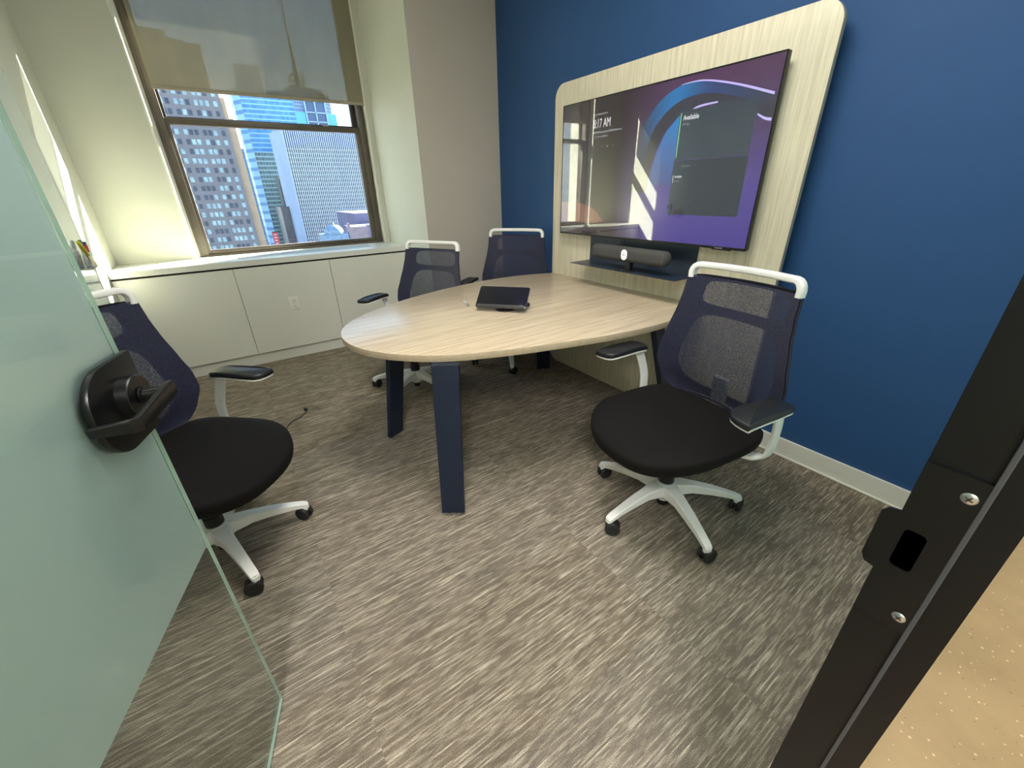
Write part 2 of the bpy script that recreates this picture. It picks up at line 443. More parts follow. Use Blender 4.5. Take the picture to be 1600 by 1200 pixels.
box(bm, -.096, 4.545, 1.87, 1.303, 4.585, 1.91, .004); box(bm, -.096, 4.545, 2.85, 1.303, 4.585, 2.88, .004)
obj('upper_sash', bm, M['bronze_dark'], wf)
bm = B(); box(bm, -.0905, 4.503, .929, 1.302, 4.507, 1.849); o = obj('window_pane', bm, M['window_glass'], wf, False)
bm = B(); box(bm, -.095, 4.563, 1.911, 1.302, 4.567, 2.849); o = obj('window_pane', bm, M['window_glass'], wf, False)
bm = B(); box(bm, 1.03, 4.487, 1.893, 1.075, 4.52, 1.897); sweep(bm, [(1.035, 4.50, 1.897), (1.043, 4.50, 1.912), (1.052, 4.50, 1.918), (1.061, 4.50, 1.912), (1.069, 4.50, 1.897)], circ(.003, 8), up=(0, 1, 0)); obj('sash_latch', bm, M['steel'], wf)
# reveal trims (plaster returns either side of the frame)
bm = B(); box(bm, WX0-.012, YW-.006, WZ0, WX0, YW+.001, WZ1, .003); struct('trim_1', bm, M['trim_white'])
bm = B(); box(bm, WX1, YW-.006, WZ0, WX1+.012, YW+.001, WZ1, .003); struct('trim_2', bm, M['trim_white'])
bm = B(); loft(bm, [[(WX0-.002, YW-.004, z), (WX0-.014, YW-.004, z), (WX0-.014, YW+.002, z), (WX0+.001, 4.475, z), (WX0+.026, 4.475, z)] for z in (WZ0, WZ1)]); struct('trim_7', bm, M['trim_white'], smooth=False)  # left bead added, its face slanted to catch the sun
# roller shade
rs = thing('roller_shade', 'beige translucent roller shade pulled down over the upper window', 'window shade', (.64, 4.435, WZ1))
bm = B(); box(bm, -.765, -.0006, 2.088-WZ1, .765, .0006, -.03); obj('shade_fabric', bm, M['shade'], rs, False)
bm = B(); prism(bm, rrect(.012, .026, .005), -.765, .765, f3=lambda u, v, w: (w, u, v+2.076-WZ1)); obj('hem_bar', bm, M['shade_hem'], rs)
bm = B(); cyl(bm, (-.765, 0, -.02), (.765, 0, -.02), .022); obj('roller', bm, M['shade_hem'], rs)

# front glass wall -----------------------------------------------------
bm = B()
JX = .467
# strike jamb, with a raised stop rib
box(bm, JX, -.0305, 0, JX+.045, .0375, 2.45)
struct('door_1_frame', bm, M['frame_black'], smooth=False).name = 'trim_3'
bm = B(); box(bm, JX-.004, -.0075, 0, JX+.002, -.0035, 2.45, .0008); struct('trim_4', bm, pbr('jamb_rib', (.05, .055, .06), .35), smooth=False)
bm = B(); box(bm, JX, -.0305, 2.45, XR, .0375, 2.50); box(bm, JX+.045, -.0305, 0, XR, .0375, .05); box(bm, XL, -.0305, 2.45, JX, .0375, 2.50); box(bm, XR-.04, -.03, .05, XR, .037, 2.45)
struct('trim_5', bm, M['frame_black'], smooth=False)
bm = B(); box(bm, XL, -.0305, 0, -.53, .0375, 2.45); struct('trim_6', bm, M['frame_black'], smooth=False)
bm = B(); box(bm, JX+.045, 0, .05, XR-.04, .01, 2.45); struct('window_2', bm, M['frosted'], smooth=False)
bm = B(); box(bm, XL-.15, -.03, 2.50, XR+.15, .037, CEIL); struct('wall_front', bm, M['white_wall'], smooth=False)
# strike plate
sp = thing('strike_plate', 'black latch strike plate with two steel screws on door jamb', 'strike plate', (JX-.0015, 0, 1.02))
bm = B()
hole = [(u+.0215, v) for u, v in rrect(.0165, .046, .004)]
def zrel(z): return z-1.02
outer = [(-.0035, zrel(1.115)), (.0375, zrel(1.115)), (.0375, zrel(1.058)), (.046, zrel(1.056)), (.050, zrel(1.050)), (.050, zrel(.994)), (.046, zrel(.986)), (.0375, zrel(.984)), (.0375, zrel(.925)), (-.0035, zrel(.925))]
def platew(bm, outer, hole, x0, x1):
    # ring between outer polygon and hole by casting rays from hole centre
    hc = Vector((.0215, 0)); N = 48
    def cast(poly, a):
        d = Vector((math.cos(a), math.sin(a))); best = None; n = len(poly)
        for i in range(n):
            p = Vector(poly[i])-hc; q = Vector(poly[(i+1) % n])-hc; e = q-p
            den = d.x*e.y-d.y*e.x
            if abs(den) < 1e-12: continue
            t = (p.x*e.y-p.y*e.x)/den; s = (p.x*d.y-p.y*d.x)/den
            if t > 0 and -1e-6 <= s <= 1+1e-6 and (best is None or t > best): best = t
        return hc+d*best
    angs = sorted(set([2*PI*i/N for i in range(N)]+[math.atan2(p[1]-hc.y, p[0]-hc.x) % (2*PI) for p in outer]))
    O = [cast(outer, a) for a in angs]; H = [cast(hole, a) for a in angs]
    rings = [[(x1, p.x, p.y) for p in H], [(x1, p.x, p.y) for p in O], [(x0, p.x, p.y) for p in O], [(x0, p.x, p.y) for p in H], [(x1, p.x, p.y) for p in H]]
    loft(bm, rings, caps=False)
platew(bm, outer, hole, -.0015, .0012)
bmesh.ops.remove_doubles(bm, verts=bm.verts, dist=1e-6)
obj('plate', bm, M['metal_black'], sp, False)
bm = B(); box(bm, .0006, .0125, -.0235, .0011, .0305, .0235); obj('latch_pocket', bm, pbr('pocket', (.0, .0, .0), 1.0, spec=0), sp, False)
for z in (1.096, .943):
    bm = B(); lathe(bm, [(.0001, -.0030), (.0035, -.0029), (.0055, -.0018), (.0058, -.0012), (.0058, .0)], 24, (0, .0045, zrel(z)), 'X')
    s = obj('screw', bm, M['steel'], sp)
    bm = B(); mt = Matrix.Translation((0, .0045, zrel(z))) @ Matrix.Rotation(.5, 4, 'X')
    box(bm, -.0034, -.003, -.0006, -.0026, .003, .0006, mat=mt); box(bm, -.0034, -.0006, -.003, -.0026, .0006, .003, mat=mt)
    obj('screw_slot', bm, M['gap'], s, False)
# hall outside
bm = B(); box(bm, -2.5, -3.2, -.12, 4.2, -.03, -.001); struct('floor_hall', bm, M['hall_floor'], smooth=False)
bm = B(); box(bm, -2.5, -3.2, 2.75, 4.2, -.06, 2.85); struct('ceiling_hall', bm, M['ceiling'], smooth=False)
bm = B(); box(bm, -2.5, -3.3, 0, 4.2, -3.2, 2.8); box(bm, -2.6, -3.3, 0, -2.5, -.03, 2.8); box(bm, 4.2, -3.3, 0, 4.3, -.03, 2.8)
box(bm, -2.6, -.03, 0, XL-.15, .1, 2.8); box(bm, XR+.15, -.03, 0, 4.3, .1, 2.8)
struct('wall_hall', bm, M['white_wall'], smooth=False)
lampm = pbr('lamp_diffuser', (.9, .9, .9), .5, emit=(1, .95, .86, 1), estr=2.0)
def ceil_lamp(x, y, z, label, sx_=.6, sy_=1.2):
    t = thing('ceiling_lamp', label, 'ceiling lamp', (x, y, z), 0)
    bm = B(); box(bm, -sx_/2, -sy_/2, -.05, sx_/2, -sy_/2+.02, 0); box(bm, -sx_/2, sy_/2-.02, -.05, sx_/2, sy_/2, 0)
    box(bm, -sx_/2, -sy_/2+.02, -.05, -sx_/2+.02, sy_/2-.02, 0); box(bm, sx_/2-.02, -sy_/2+.02, -.05, sx_/2, sy_/2-.02, 0)
    obj('lamp_housing', bm, M['trim_white'], t, False)
    bm = B(); box(bm, -sx_/2+.02, -sy_/2+.02, -.030, sx_/2-.02, sy_/2-.02, -.005); obj('lamp_diffuser', bm, lampm, t, False)
ceil_lamp(.75, 1.05, CEIL, 'rectangular white ceiling lamp above the chairs')

# ================================================================== glass door
DW = .95; ang = math.atan2(.954, .300)
hx, hy = -.204-.300*DW, .954-.954*DW
dr = thing('door_1', '', ''); del dr['label']; del dr['category']; dr['kind'] = 'structure'
dr.location = (hx, hy, 0); dr.rotation_euler = (0, 0, ang)
TH = .004
bm = B(); box(bm, .012, -TH, .008, DW, TH, 2.42, .0012, 1); 
bmesh.ops.recalc_face_normals(bm, faces=bm.faces)
for f in bm.faces:
    if abs(f.normal.y) < .9: f.material_index = 1
obj('glass_pane', bm, [M['door_glass'], M['glass_edge']], dr, False)
bm = B(); bm.faces.new([bm.verts.new(p) for p in ((.013, TH+.0005, .625), (DW-.002, TH+.0005, .625), (DW-.002, TH+.0005, 2.418), (.013, TH+.0005, 2.418))]); obj('frosted_film', bm, M['frosted'], dr, False)
# lock housing on both faces, lever, rose
HZ = 1.022
def Dshape(w, h, r, n=10):
    out = [(0, -h/2), (0, h/2)]
    for cx, cz, a0, a1 in ((-w+r, h/2-r, PI/2, PI), (-w+r, -h/2+r, PI, 1.5*PI)):
        for i in range(n+1):
            a = a0+(a1-a0)*i/n; out.append((cx+r*math.cos(a), cz+r*math.sin(a)))
    return out
bm = B(); prism(bm, [(DW+.004+u, HZ+v) for u, v in Dshape(.150, .150, .062)], -TH-.012, -TH-.0005, .0025, f3=lambda u, v, w: (u, w, v))
box(bm, DW+.0005, -TH-.001, HZ-.075, DW+.004, TH+.001, HZ+.075)
obj('lock_housing', bm, M['metal_black'], dr)
bm = B(); prism(bm, [(DW+.004+u, HZ+v) for u, v in Dshape(.150, .150, .062)], TH+.0008, TH+.022, .0025, f3=lambda u, v, w: (u, w, v)); obj('lock_housing', bm, M['metal_black'], dr)
SX, SZ = DW-.052, 1.030
for sgn in (-1, 1):
    y = lambda d: sgn*(TH+d)
    bm = B(); lathe(bm, [(.0365, y(.0115)), (.0365, y(.029)), (.0350, y(.031)), (.001, y(.0312))], 40, (SX, 0, SZ), 'Y'); ro = obj('rose', bm, M['metal_black'], dr)
    bm = B(); lathe(bm, [(.0145, y(.033)), (.0145, y(.036)), (.0105, y(.037)), (.0105, y(.048)), (.0125, y(.049)), (.0125, y(.056))], 28, (SX, 0, SZ), 'Y')
    obj('spindle', bm, M['metal_black'], ro)
    # return-to-door lever
    bm = B()
    yo = y(.070); path = [(SX+.020, yo, SZ), (SX-.008, yo, SZ-.001), (SX-.085, yo, SZ-.006), (SX-.104, yo, SZ-.007), (SX-.109, y(.064), SZ-.007), (SX-.113, y(.010), SZ-.008)]
    prof = rrect(.012, .024, .003, 2)
    sweep(bm, path, prof, up=(0, 0, 1), scales=[(1, 1.15), (1, 1.25), (1, 1.1), (1, 1.0), (1, 1.0), (1, .62)])
    cyl(bm, (SX, y(.050), SZ), (SX, yo, SZ), .0125, .0135, 24)
    obj('lever', bm, M['metal_black'], dr, sharp=25)
bm = B(); box(bm, -.012, -.018, .30, .035, .018, .36, .003); obj('hinge', bm, M['metal_black'], dr)
bm = B(); box(bm, -.012, -.018, 2.06, .035, .018, 2.12, .003); obj('hinge', bm, M['metal_black'], dr)

# ================================================================== cabinets + counter
CY = 3.97
labs = ['white low cabinet door unit at the left, against the left wall', 'white low cabinet unit in the middle under the window, with wall outlet on its door', 'white low cabinet unit at the right, beside the corner column']
for i, (x0, x1) in enumerate(((XL+.002, .0135), (.0165, .7395), (.7425, 1.465))):
    t = thing('window_cabinet', labs[i], 'cabinet', ((x0+x1)/2, 4.2, 0), 0, None)
    w = (x1-x0)/2
    bm = B(); box(bm, -w, CY+.022-4.2, .10, w, YW-.002-4.2, .832); obj('body', bm, M['gap'], t, False)
    bm = B(); box(bm, -w, CY-4.2, .102, w, CY+.020-4.2, .818, .0012, 1); obj('door', bm, M['laminate_white'], t, False)
    bm = B(); box(bm, -w-.0015 if i else -w, CY+.026-4.2, 0, w+.0015 if i < 2 else w, CY+.04-4.2, .1); obj('plinth', bm, M['laminate_white'], t, False)
bm = B(); 
poly = [(XL+.001, CY-.006), (1.466, CY-.006), (1.466, YW-.001), (WX1-.001, YW-.001), (WX1-.001, FY0-.001), (WX0+.001, FY0-.001), (WX0+.001, YW-.001), (XL+.001, YW-.001)]
loft(bm, [[(u, v, z) for u, v in poly] for z in (.834, .877)])
tag(obj('counter_top', bm, M['laminate_white'], smooth=False), 'long white counter top running under the window over the cabinets', 'counter top')
vg = thing('air_vent', 'blue-white linear air vent grille set in the counter under window', 'air vent', (.635, 4.20, .8775))
gm = pbr('vent_paint', srgb(200, 208, 212), .35, metal=.2)
bm = B(); n = 74
for k in range(n):
    x = -.545+1.09*(k+.5)/n; box(bm, x-.0034, -.062, .0005, x+.0034, .10, .0022)
for y in (-.066, .0175, .103): box(bm, -.555, y-.004, .0003, .555, y+.004, .0030)
for x in (-.555, .555): box(bm, x-.004, -.07, .0003, x+.004, .107, .0030)
obj('grille', bm, gm, vg, False)
bm = B(); box(bm, -.55, -.065, .0001, .55, .102, .0006); obj('duct_opening', bm, M['gap'], vg, False)
# outlet
ol = thing('wall_outlet', 'white duplex power outlet on the middle cabinet door', 'power outlet', (.388, CY-.0005, .4895))
bm = B(); prism(bm, rrect(.076, .118, .005), -.006, 0, .0015, f3=lambda u, v, w: (u, w, v)); obj('cover_plate', bm, M['trim_white'], ol)
for z in (-.0235, .0235):
    bm = B(); prism(bm, rrect(.034, .028, .010), -.0085, -.0055, .001, f3=lambda u, v, w, z=z: (u, w, v+z)); r = obj('receptacle', bm, M['trim_white'], ol)
    bm = B(); box(bm, -.0085, -.0088, z-.001, -.0055, -.0084, z+.0075); box(bm, .0055, -.0088, z-.001, .0085, -.0084, z+.0065); box(bm, -.0025, -.0088, z-.0095, .0025, -.0084, z-.005); obj('outlet_slot', bm, M['gap'], r, False)
bm = B(); lathe(bm, [(.003, -.0072), (.003, -.0055)], 12, (0, 0, 0), 'Y'); obj('plate_screw', bm, M['steel'], ol)

# ================================================================== whiteboard + markers
wbm = pbr('board_glass', srgb(205, 216, 214), .12, coat=.5, nscale=2, namt=.015)
wb_ = thing('whiteboard', 'pale glass whiteboard hung on the left wall behind the door', 'whiteboard', (XL+.003, 2.9, 1.50))
bm = B(); box(bm, .012, -.95, -.90, .018, .678, .75, .001, 1); obj('glass_sheet', bm, wbm, wb_, False)
for y in (-.85, .58):
    for z in (-.80, .66):
        bm = B(); cyl(bm, (-.002, y, z), (.012, y, z), .010); obj('standoff', bm, M['steel'], wb_)
ch = thing('marker_holder', 'clear acrylic marker cup on the left wall beside the whiteboard', 'pen cup', (XL+.0235, 3.37, .985))
bm = B(); hx0, hx1, hy0, hy1, hz = -.002, .058, -.085, .085, .095
box(bm, hx0, hy0, 0, hx1, hy1, .004); box(bm, hx0, hy0, .004, hx0+.003, hy1, hz); box(bm, hx1-.003, hy0, .004, hx1, hy1, hz*.75)
box(bm, hx0+.003, hy0, .004, hx1-.003, hy0+.003, hz*.85); box(bm, hx0+.003, hy1-.003, .004, hx1-.003, hy1, hz*.85)
obj('cup', bm, M['acrylic'], ch, False)
def marker(x, y, z, dx, dy, L, body, cap, r, label, capfirst=False):
    t = thing('marker', label, 'marker', (x, y, z), 0, None)
    d = Vector((dx, dy, 1)).normalized()
    bm = B(); cyl(bm, (0, 0, 0), d*(L*.66), r); obj('barrel', bm, body, t)
    bm = B(); cyl(bm, d*(L*.66), d*L, r*1.08, r*.9); obj('cap', bm, cap, t)
yel = pbr('marker_yellow', srgb(214, 200, 30), .4); grn = pbr('marker_green', srgb(30, 110, 60), .4)
red = pbr('marker_red', srgb(190, 40, 40), .4); blu = pbr('marker_blue', srgb(40, 66, 110), .4); blk = pbr('marker_black', (.03, .03, .04), .4); wht = pbr('marker_white', srgb(226, 226, 226), .4)
bx = XL+.0235
marker(bx+.044, 3.425, .990, .0, -1.10, .215, yel, yel, .0095, 'bright yellow highlighter leaning in the clear cup on the wall')
marker(bx+.014, 3.400, .990, .0, .45, .155, wht, grn, .0085, 'white marker with green cap in the clear wall cup')
marker(bx+.034, 3.395, .990, .0, .45, .125, wht, red, .0085, 'short white marker with red cap in the clear wall cup')
marker(bx+.022, 3.428, .990, .0, .60, .150, wht, blu, .0085, 'white marker with dark blue cap, rightmost in the clear wall cup')

# ================================================================== media panel + TV
mp = thing('media_wall', 'tall pale wood media panel with rounded corners standing before blue wall', 'wall panel', (2.12, 1.7265, 0))
def rr4(y0, z0, y1, z1, r, n=10):
    w, h = y1-y0, z1-z0; return [((y0+y1)/2+u, (z0+z1)/2+v) for u, v in rrect(w, h, r, n)]
bm = B(); prism(bm, rr4(-.8285, .004, .8295, 1.962, .085), 0, .028, .0015, f3=lambda u, v, w: (w, u, v))
bmesh.ops.recalc_face_normals(bm, faces=bm.faces)
for f in bm.faces:
    if f.normal.x > -.9: f.material_index = 1
obj('panel_board', bm, [M['panel_wood'], pbr('panel_edge', srgb(150, 146, 136), .5, nscale=20)], mp, sharp=25)
for y_ in (-.5, .42):
    bm = B(); box(bm, .028, y_, .3, .0985, y_+.08, 1.7); obj('mounting_rail', bm, M['metal_black'], mp, False)

TX, TY0, TY1, TZ0, TZ1 = 2.055, 1.040, 2.390, 1.054, 1.816
tv = thing('television', 'large flat television showing a purple and blue meeting room screen', 'television', (TX, (TY0+TY1)/2, TZ0))
ty = lambda u: (TY1-TY0)*(.5-u); tz = lambda v: (TZ1-TZ0)*v
bm = B(); prism(bm, rr4(TY0-(TY0+TY1)/2, -.004, TY1-(TY0+TY1)/2, TZ1-TZ0+.003, .004, 2), .0005, .028, .001, f3=lambda u, v, w: (w, u, v)); 
obj('case', bm, M['metal_black'], tv)
bm = B(); box(bm, .028, -.42, .16, .048, .42, .60, .006); box(bm, .048, -.2, .2, .0645, .2, .55); obj('wall_mount', bm, M['black_plastic'], tv)
def emis(name, col, s, rough=.2):
    nt = NT(name); em = nt.n('ShaderNodeEmission'); em.inputs[1].default_value = s
    if isinstance(col, tuple): em.inputs[0].default_value = col
    else: nt.l(col(nt), em.inputs[0])
    return nt.done(em.outputs[0])
def wall_col(nt):
    c = nt.n('ShaderNodeTexCoord'); s = nt.n('ShaderNodeSeparateXYZ'); nt.l(c.outputs['Object'], s.inputs[0])
    u = nt.math('ADD', nt.math('MULTIPLY', s.outputs[1], -1/(TY1-TY0)), .5); v = nt.math('MULTIPLY', s.outputs[2], 1/(TZ1-TZ0))
    left = nt.ramp(v, [(0, srgb(46, 22, 34)), (.5, srgb(30, 20, 30)), (1, srgb(36, 20, 34))])
    right = nt.ramp(v, [(0, srgb(74, 54, 150)), (.35, srgb(84, 62, 150)), (.7, srgb(76, 46, 100)), (1, srgb(86, 46, 92))])
    m = nt.ramp(u, [(.35, (0, 0, 0, 1)), (.62, (1, 1, 1, 1))])
    return nt.mixc(m, left, right)
SE = .50
bm = B(); box(bm, .0000, ty(.997), tz(.008), .0004, ty(.003), tz(.995)); obj('screen', bm, emis('screen_wallpaper', wall_col, SE), tv, False)
def band(outer, inner, n=10):
    a = catmull([(*p, 0) for p in outer], n); b = catmull([(*p, 0) for p in inner], n)
    return a, b
def screen_band(name, outer, inner, mat, x):
    a, b = band(outer, inner); bm = B()
    A = [bm.verts.new((x, ty(p.x), tz(p.y))) for p in a]; Bv = [bm.verts.new((x, ty(p.x), tz(p.y))) for p in b]
    for i in range(len(A)-1): bm.faces.new((A[i], A[i+1], Bv[i+1], Bv[i]))
    return obj(name, bm, mat, tv, False)
OUT = [(.995, .813), (.853, .898), (.733, .950), (.645, .952), (.555, .886), (.49, .751), (.463, .554), (.45, .339)]
INN = [(.995, .699), (.943, .731), (.867, .786), (.773, .82), (.686, .812), (.60, .711), (.555, .544), (.534, .337)]
MID = [((a[0]+b[0])/2, (a[1]+b[1])/2) for a, b in zip(OUT, INN)]
def arch_col(nt):
    c = nt.n('ShaderNodeTexCoord'); s = nt.n('ShaderNodeSeparateXYZ'); nt.l(c.outputs['Object'], s.inputs[0])
    u = nt.math('ADD', nt.math('MULTIPLY', s.outputs[1], -1/(TY1-TY0)), .5); v = nt.math('MULTIPLY', s.outputs[2], 1/(TZ1-TZ0))
    a = nt.ramp(u, [(.45, srgb(50, 44, 64)), (.53, srgb(34, 86, 140)), (.63, srgb(30, 128, 196)), (.76, srgb(46, 70, 130)), (.99, srgb(50, 44, 70))])
    k = nt.ramp(v, [(.40, (0, 0, 0, 1)), (.80, (1, 1, 1, 1))])
    return nt.mixc(k, srgb(44, 36, 52), a)
ao = emis('screen_arch_outer', arch_col, SE)
def inner_col(nt):
    c = nt.n('ShaderNodeTexCoord'); s = nt.n('ShaderNodeSeparateXYZ'); nt.l(c.outputs['Object'], s.inputs[0])
    u = nt.math('ADD', nt.math('MULTIPLY', s.outputs[1], -1/(TY1-TY0)), .5)
    return nt.ramp(u, [(.45, srgb(40, 34, 50)), (.66, srgb(52, 46, 70)), (.99, srgb(48, 44, 62))])
ai = emis('screen_arch_inner', inner_col, SE)
screen_band('screen_arch', OUT, MID, ao, -.0002)
screen_band('screen_arch', MID, INN, ai, -.0002)
hl = emis('screen_highlight', srgb(176, 166, 220), .8)
screen_band('screen_highlight', [(.985, .825), (.853, .905), (.733, .957), (.645, .958)], [(.985, .811), (.853, .894), (.733, .949), (.645, .955)], hl, -.0004)
screen_band('screen_highlight', [(.992, .703), (.970, .712), (.945, .735)], [(.992, .688), (.970, .699), (.945, .726)], hl, -.0004)
screen_band('screen_highlight', [(.69, .80), (.73, .826), (.80, .83)], [(.69, .797), (.73, .815), (.80, .822)], hl, -.0004)
def blue_in(nt):
    c = nt.n('ShaderNodeTexCoord'); s = nt.n('ShaderNodeSeparateXYZ'); nt.l(c.outputs['Object'], s.inputs[0])
    v = nt.math('MULTIPLY', s.outputs[2], 1/(TZ1-TZ0))
    return nt.ramp(v, [(.30, srgb(66, 60, 130)), (.6, srgb(60, 110, 180)), (.80, srgb(30, 140, 210))])
screen_band('screen_glow', [(.655, .79), (.62, .735), (.60, .70), (.572, .60), (.555, .50), (.545, .38)], [(.657, .788), (.657, .73), (.657, .70), (.657, .60), (.657, .50), (.657, .38)], emis('screen_blue_light', blue_in, SE), -.0002)
screen_band('screen_curve', [(.004, .26), (.08, .265), (.17, .245), (.25, .20), (.30, .122)], [(.004, .10), (.08, .10), (.17, .10), (.25, .10), (.30, .118)], emis('screen_orange', srgb(126, 74, 62), SE), -.0002)
pm = emis('screen_card', srgb(52, 62, 76), SE); pm2 = emis('screen_card_dark', srgb(42, 48, 60), SE)
bm = B(); box(bm, -.0007, ty(.941), tz(.530), -.0005, ty(.657), tz(.812)); obj('screen_card', bm, pm, tv, False)
bm = B(); box(bm, -.0007, ty(.944), tz(.190), -.0005, ty(.655), tz(.526)); obj('screen_card', bm, pm2, tv, False)
bm = B(); box(bm, -.0010, ty(.664), tz(.546), -.0008, ty(.6605), tz(.80)); obj('screen_status_bar', bm, emis('status_green', srgb(120, 190, 130), .8), tv, False)
bm = B(); box(bm, -.0010, ty(.6625), tz(.392), -.0008, ty(.6605), tz(.44)); obj('screen_status_bar', bm, emis('status_white', srgb(200, 200, 205), .8), tv, False)
tm = emis('screen_text', (.75, .75, .8, 1), .6); tm2 = emis('screen_text_dim', (.32, .33, .36, 1), .5)
TR = (PI/2, 0, -PI/2)
def ttext(s, u, v, size, m, bold=0, sx=.8):
    o = text_obj('screen_text', s, size, m, tv, (-.0010, ty(u), tz(v)), TR, .0001, bold=bold); o.scale = (sx, 1, 1); return o
ttext('8:17 AM', .207, .800, .066, tm, 0, .62)
ttext('Available', .672, .758, .030, tm, .0004)
ttext('All day', .672, .728, .018, tm2)
ttext('Tomorrow', .690, .487, .015, tm2)
ttext('Available', .668, .424, .015, tm, .0002)
ttext('All day', .668, .398, .013, tm2)
rnd = random.Random(3)
for (u0, u1, v, hgt) in ((.204, .291, .885, .014), (.210, .378, .763, .015), (.222, .299, .733, .015)):
    u = u0; bm = B()
    while u < u1:
        w = rnd.uniform(.003, .006); box(bm, -.0010, ty(min(u1, u+w)), tz(v), -.0008, ty(u), tz(v+hgt*rnd.uniform(.6, 1))); u += w+.003
    obj('screen_small_text', bm, tm2, tv, False)
for u, r in ((.268, .004), (.299, .006), (.330, .004)):
    bm = B(); cyl(bm, (-.0010, ty(u), tz(.668)), (-.0008, ty(u), tz(.668)), r, seg=16); obj('screen_page_dot', bm, tm2, tv, False)
bm = B(); box(bm, -.0034, ty(.999), tz(.002), -.0014, ty(.001), tz(.999))
obj('screen_glass', bm, clear_glass('screen_glass', (1, 1, 1), .012, 1.62, 1.9, haze=.3), tv, False)
bm = B(); box(bm, -.0036, ty(1), -.006, .0004, ty(0), tz(.006)); box(bm, -.0036, ty(1.001), -.006, .0004, ty(.997), tz(1.002)); box(bm, -.0036, ty(.003), -.006, .0004, ty(-.001), tz(1.002)); box(bm, -.0036, ty(1), tz(.997), .0004, ty(0), tz(1.003))
obj('bezel', bm, M['metal_black'], tv, False)
text_obj('maker_mark', 'SAMSUNG', .009, tm2, tv, (-.0038, ty(.885), -.0045), TR, .0002)
bm = B(); box(bm, .002, -.60, -.012, .012, -.50, -.004, .002); obj('infrared_sensor', bm, M['black_plastic'], tv)

# shelf bracket under the tv
sh = thing('media_shelf', 'dark metal shelf with a back plate under the television', 'shelf', (2.1195, 1.725, .878))
dm = pbr('shelf_metal', (.030, .045, .072), .34, metal=.25, nscale=14, namt=.12)
bm = B(); box(bm, -.003, -.405, .003, -.0005, .415, .30); obj('back_plate', bm, dm, sh, False)
bm = B(); box(bm, -.180, -.405, 0, -.0005, .425, .003); obj('shelf_board', bm, dm, sh, False)
# video bar
vb = thing('video_bar', 'dark grey video conference bar with white round camera on shelf', 'video bar', (1.995, 1.695, .8812))
bmat = pbr('bar_fabric', (.075, .074, .072), .9, spec=.2, nscale=500, namt=.4, bumpy=.3)
bm = B()
# stadium seen from above and rounded front: loft along Y
rings = []
for t_ in [-1, -.992, -.97, -.94, -.9, -.6, -.3, 0, .3, .6, .9, .94, .97, .992, 1]:
    k = 1 if abs(t_) < .9 else math.sqrt(max(0.002, 1-((abs(t_)-.9)/.1)**2))
    rings.append([(.0+u*(.35+.65*k), .285*t_, .093+v*k) for u, v in rrect(.074, .084, .030, 6)])
loft(bm, rings); obj('speaker_body', bm, bmat, vb, sharp=50)
bm = B(); prism(bm, [(u, v) for u, v in rrect(.044, .060, .0215, 8)], -.0400, -.0365, .0008, f3=lambda u, v, w: (w, u-.0, v+.094)); cd = obj('camera_disc', bm, pbr('disc_white', srgb(232, 234, 234), .35, emit=(1, 1, 1, 1), estr=.15), vb)  # white disc brightened by a faint glow put into its material
bm = B(); lathe(bm, [(.0075, -.0405), (.0075, -.0400), (.0055, -.0402)], 20, (0, 0, .096), 'X'); obj('disc_mark', bm, pbr('disc_grey', srgb(196, 198, 200), .4), cd)
bm = B(); box(bm, -.030, -.045, 0, .030, .035, .006, .002); box(bm, -.012, -.030, .006, .018, .018, .052, .003); box(bm, -.034, .03, .001, -.008, .075, .009, .003); obj('stand', bm, M['black_plastic'], vb)
cb = B(); sweep(cb, catmull([(2.09, 1.835, 1.06), (2.085, 1.832, 1.03), (2.084, 1.822, 1.018), (2.085, 1.812, 1.03), (2.09, 1.808, 1.06)], 6), circ(.003, 8), up=(1, 0, 0))
tag(obj('loose_cable', cb, M['rubber']), 'short black cable loop hanging under the television', 'cable')

# ================================================================== table
TT = .737
tb = thing('meeting_table', 'oval-ended pale wood meeting table with four dark navy legs', 'table', (1.2, 1.88, 0))
half = [(2.118, 2.530), (1.98, 2.588), (1.785, 2.630), (1.52, 2.632), (1.248, 2.584), (1.04, 2.524), (.852, 2.452), (.63, 2.332), (.472, 2.203), (.388, 2.085), (.352, 1.97), (.348, 1.86), (.365, 1.765), (.405, 1.672), (.484, 1.560), (.635, 1.432), (.885, 1.326), (1.181, 1.240), (1.40, 1.192), (1.60, 1.170), (1.80, 1.172), (1.98, 1.195), (2.118, 1.235)]
cv = catmull([(x-1.2, y-1.88, 0) for x, y in half], 6); poly = [(p.x, p.y) for p in cv]
bm = B(); prism(bm, poly, TT-.030, TT, .0012)
bmesh.ops.recalc_face_normals(bm, faces=bm.faces)
for f in bm.faces:
    if abs(f.normal.z) < .8: f.material_index = 1
obj('table_top', bm, [M['table_wood'], M['edge_band']], tb, sharp=30)
def tleg(bc, wd, ld, top, wb_=.052, wt_=.058):
    """bc bottom centre, wd width dir, ld outward lean dir, top offset"""
    bc = Vector((bc[0]-1.2, bc[1]-1.88, .018)); wd = Vector((*wd, 0)).normalized(); n_ = Vector((-wd.y, wd.x, 0))
    tc_ = Vector((top[0]-1.2, top[1]-1.88, TT-.0315)); bm = B()
    def ring(c, hw, ht): return [c+wd*a*hw+n_*b*ht for a, b in ((-1, -.7), (-.94, -1), (.94, -1), (1, -.7), (1, .7), (.94, 1), (-.94, 1), (-1, .7))]
    loft(bm, [ring(bc, wb_, .014), ring(bc.lerp(tc_, .95), wt_*.99, .017), ring(tc_, wt_, .017)])
    lg = obj('leg', bm, M['leg_navy'], tb, sharp=20)
    bm = B(); cyl(bm, (bc.x, bc.y, 0), (bc.x, bc.y, .018), .012); obj('levelling_foot', bm, M['steel'], lg)
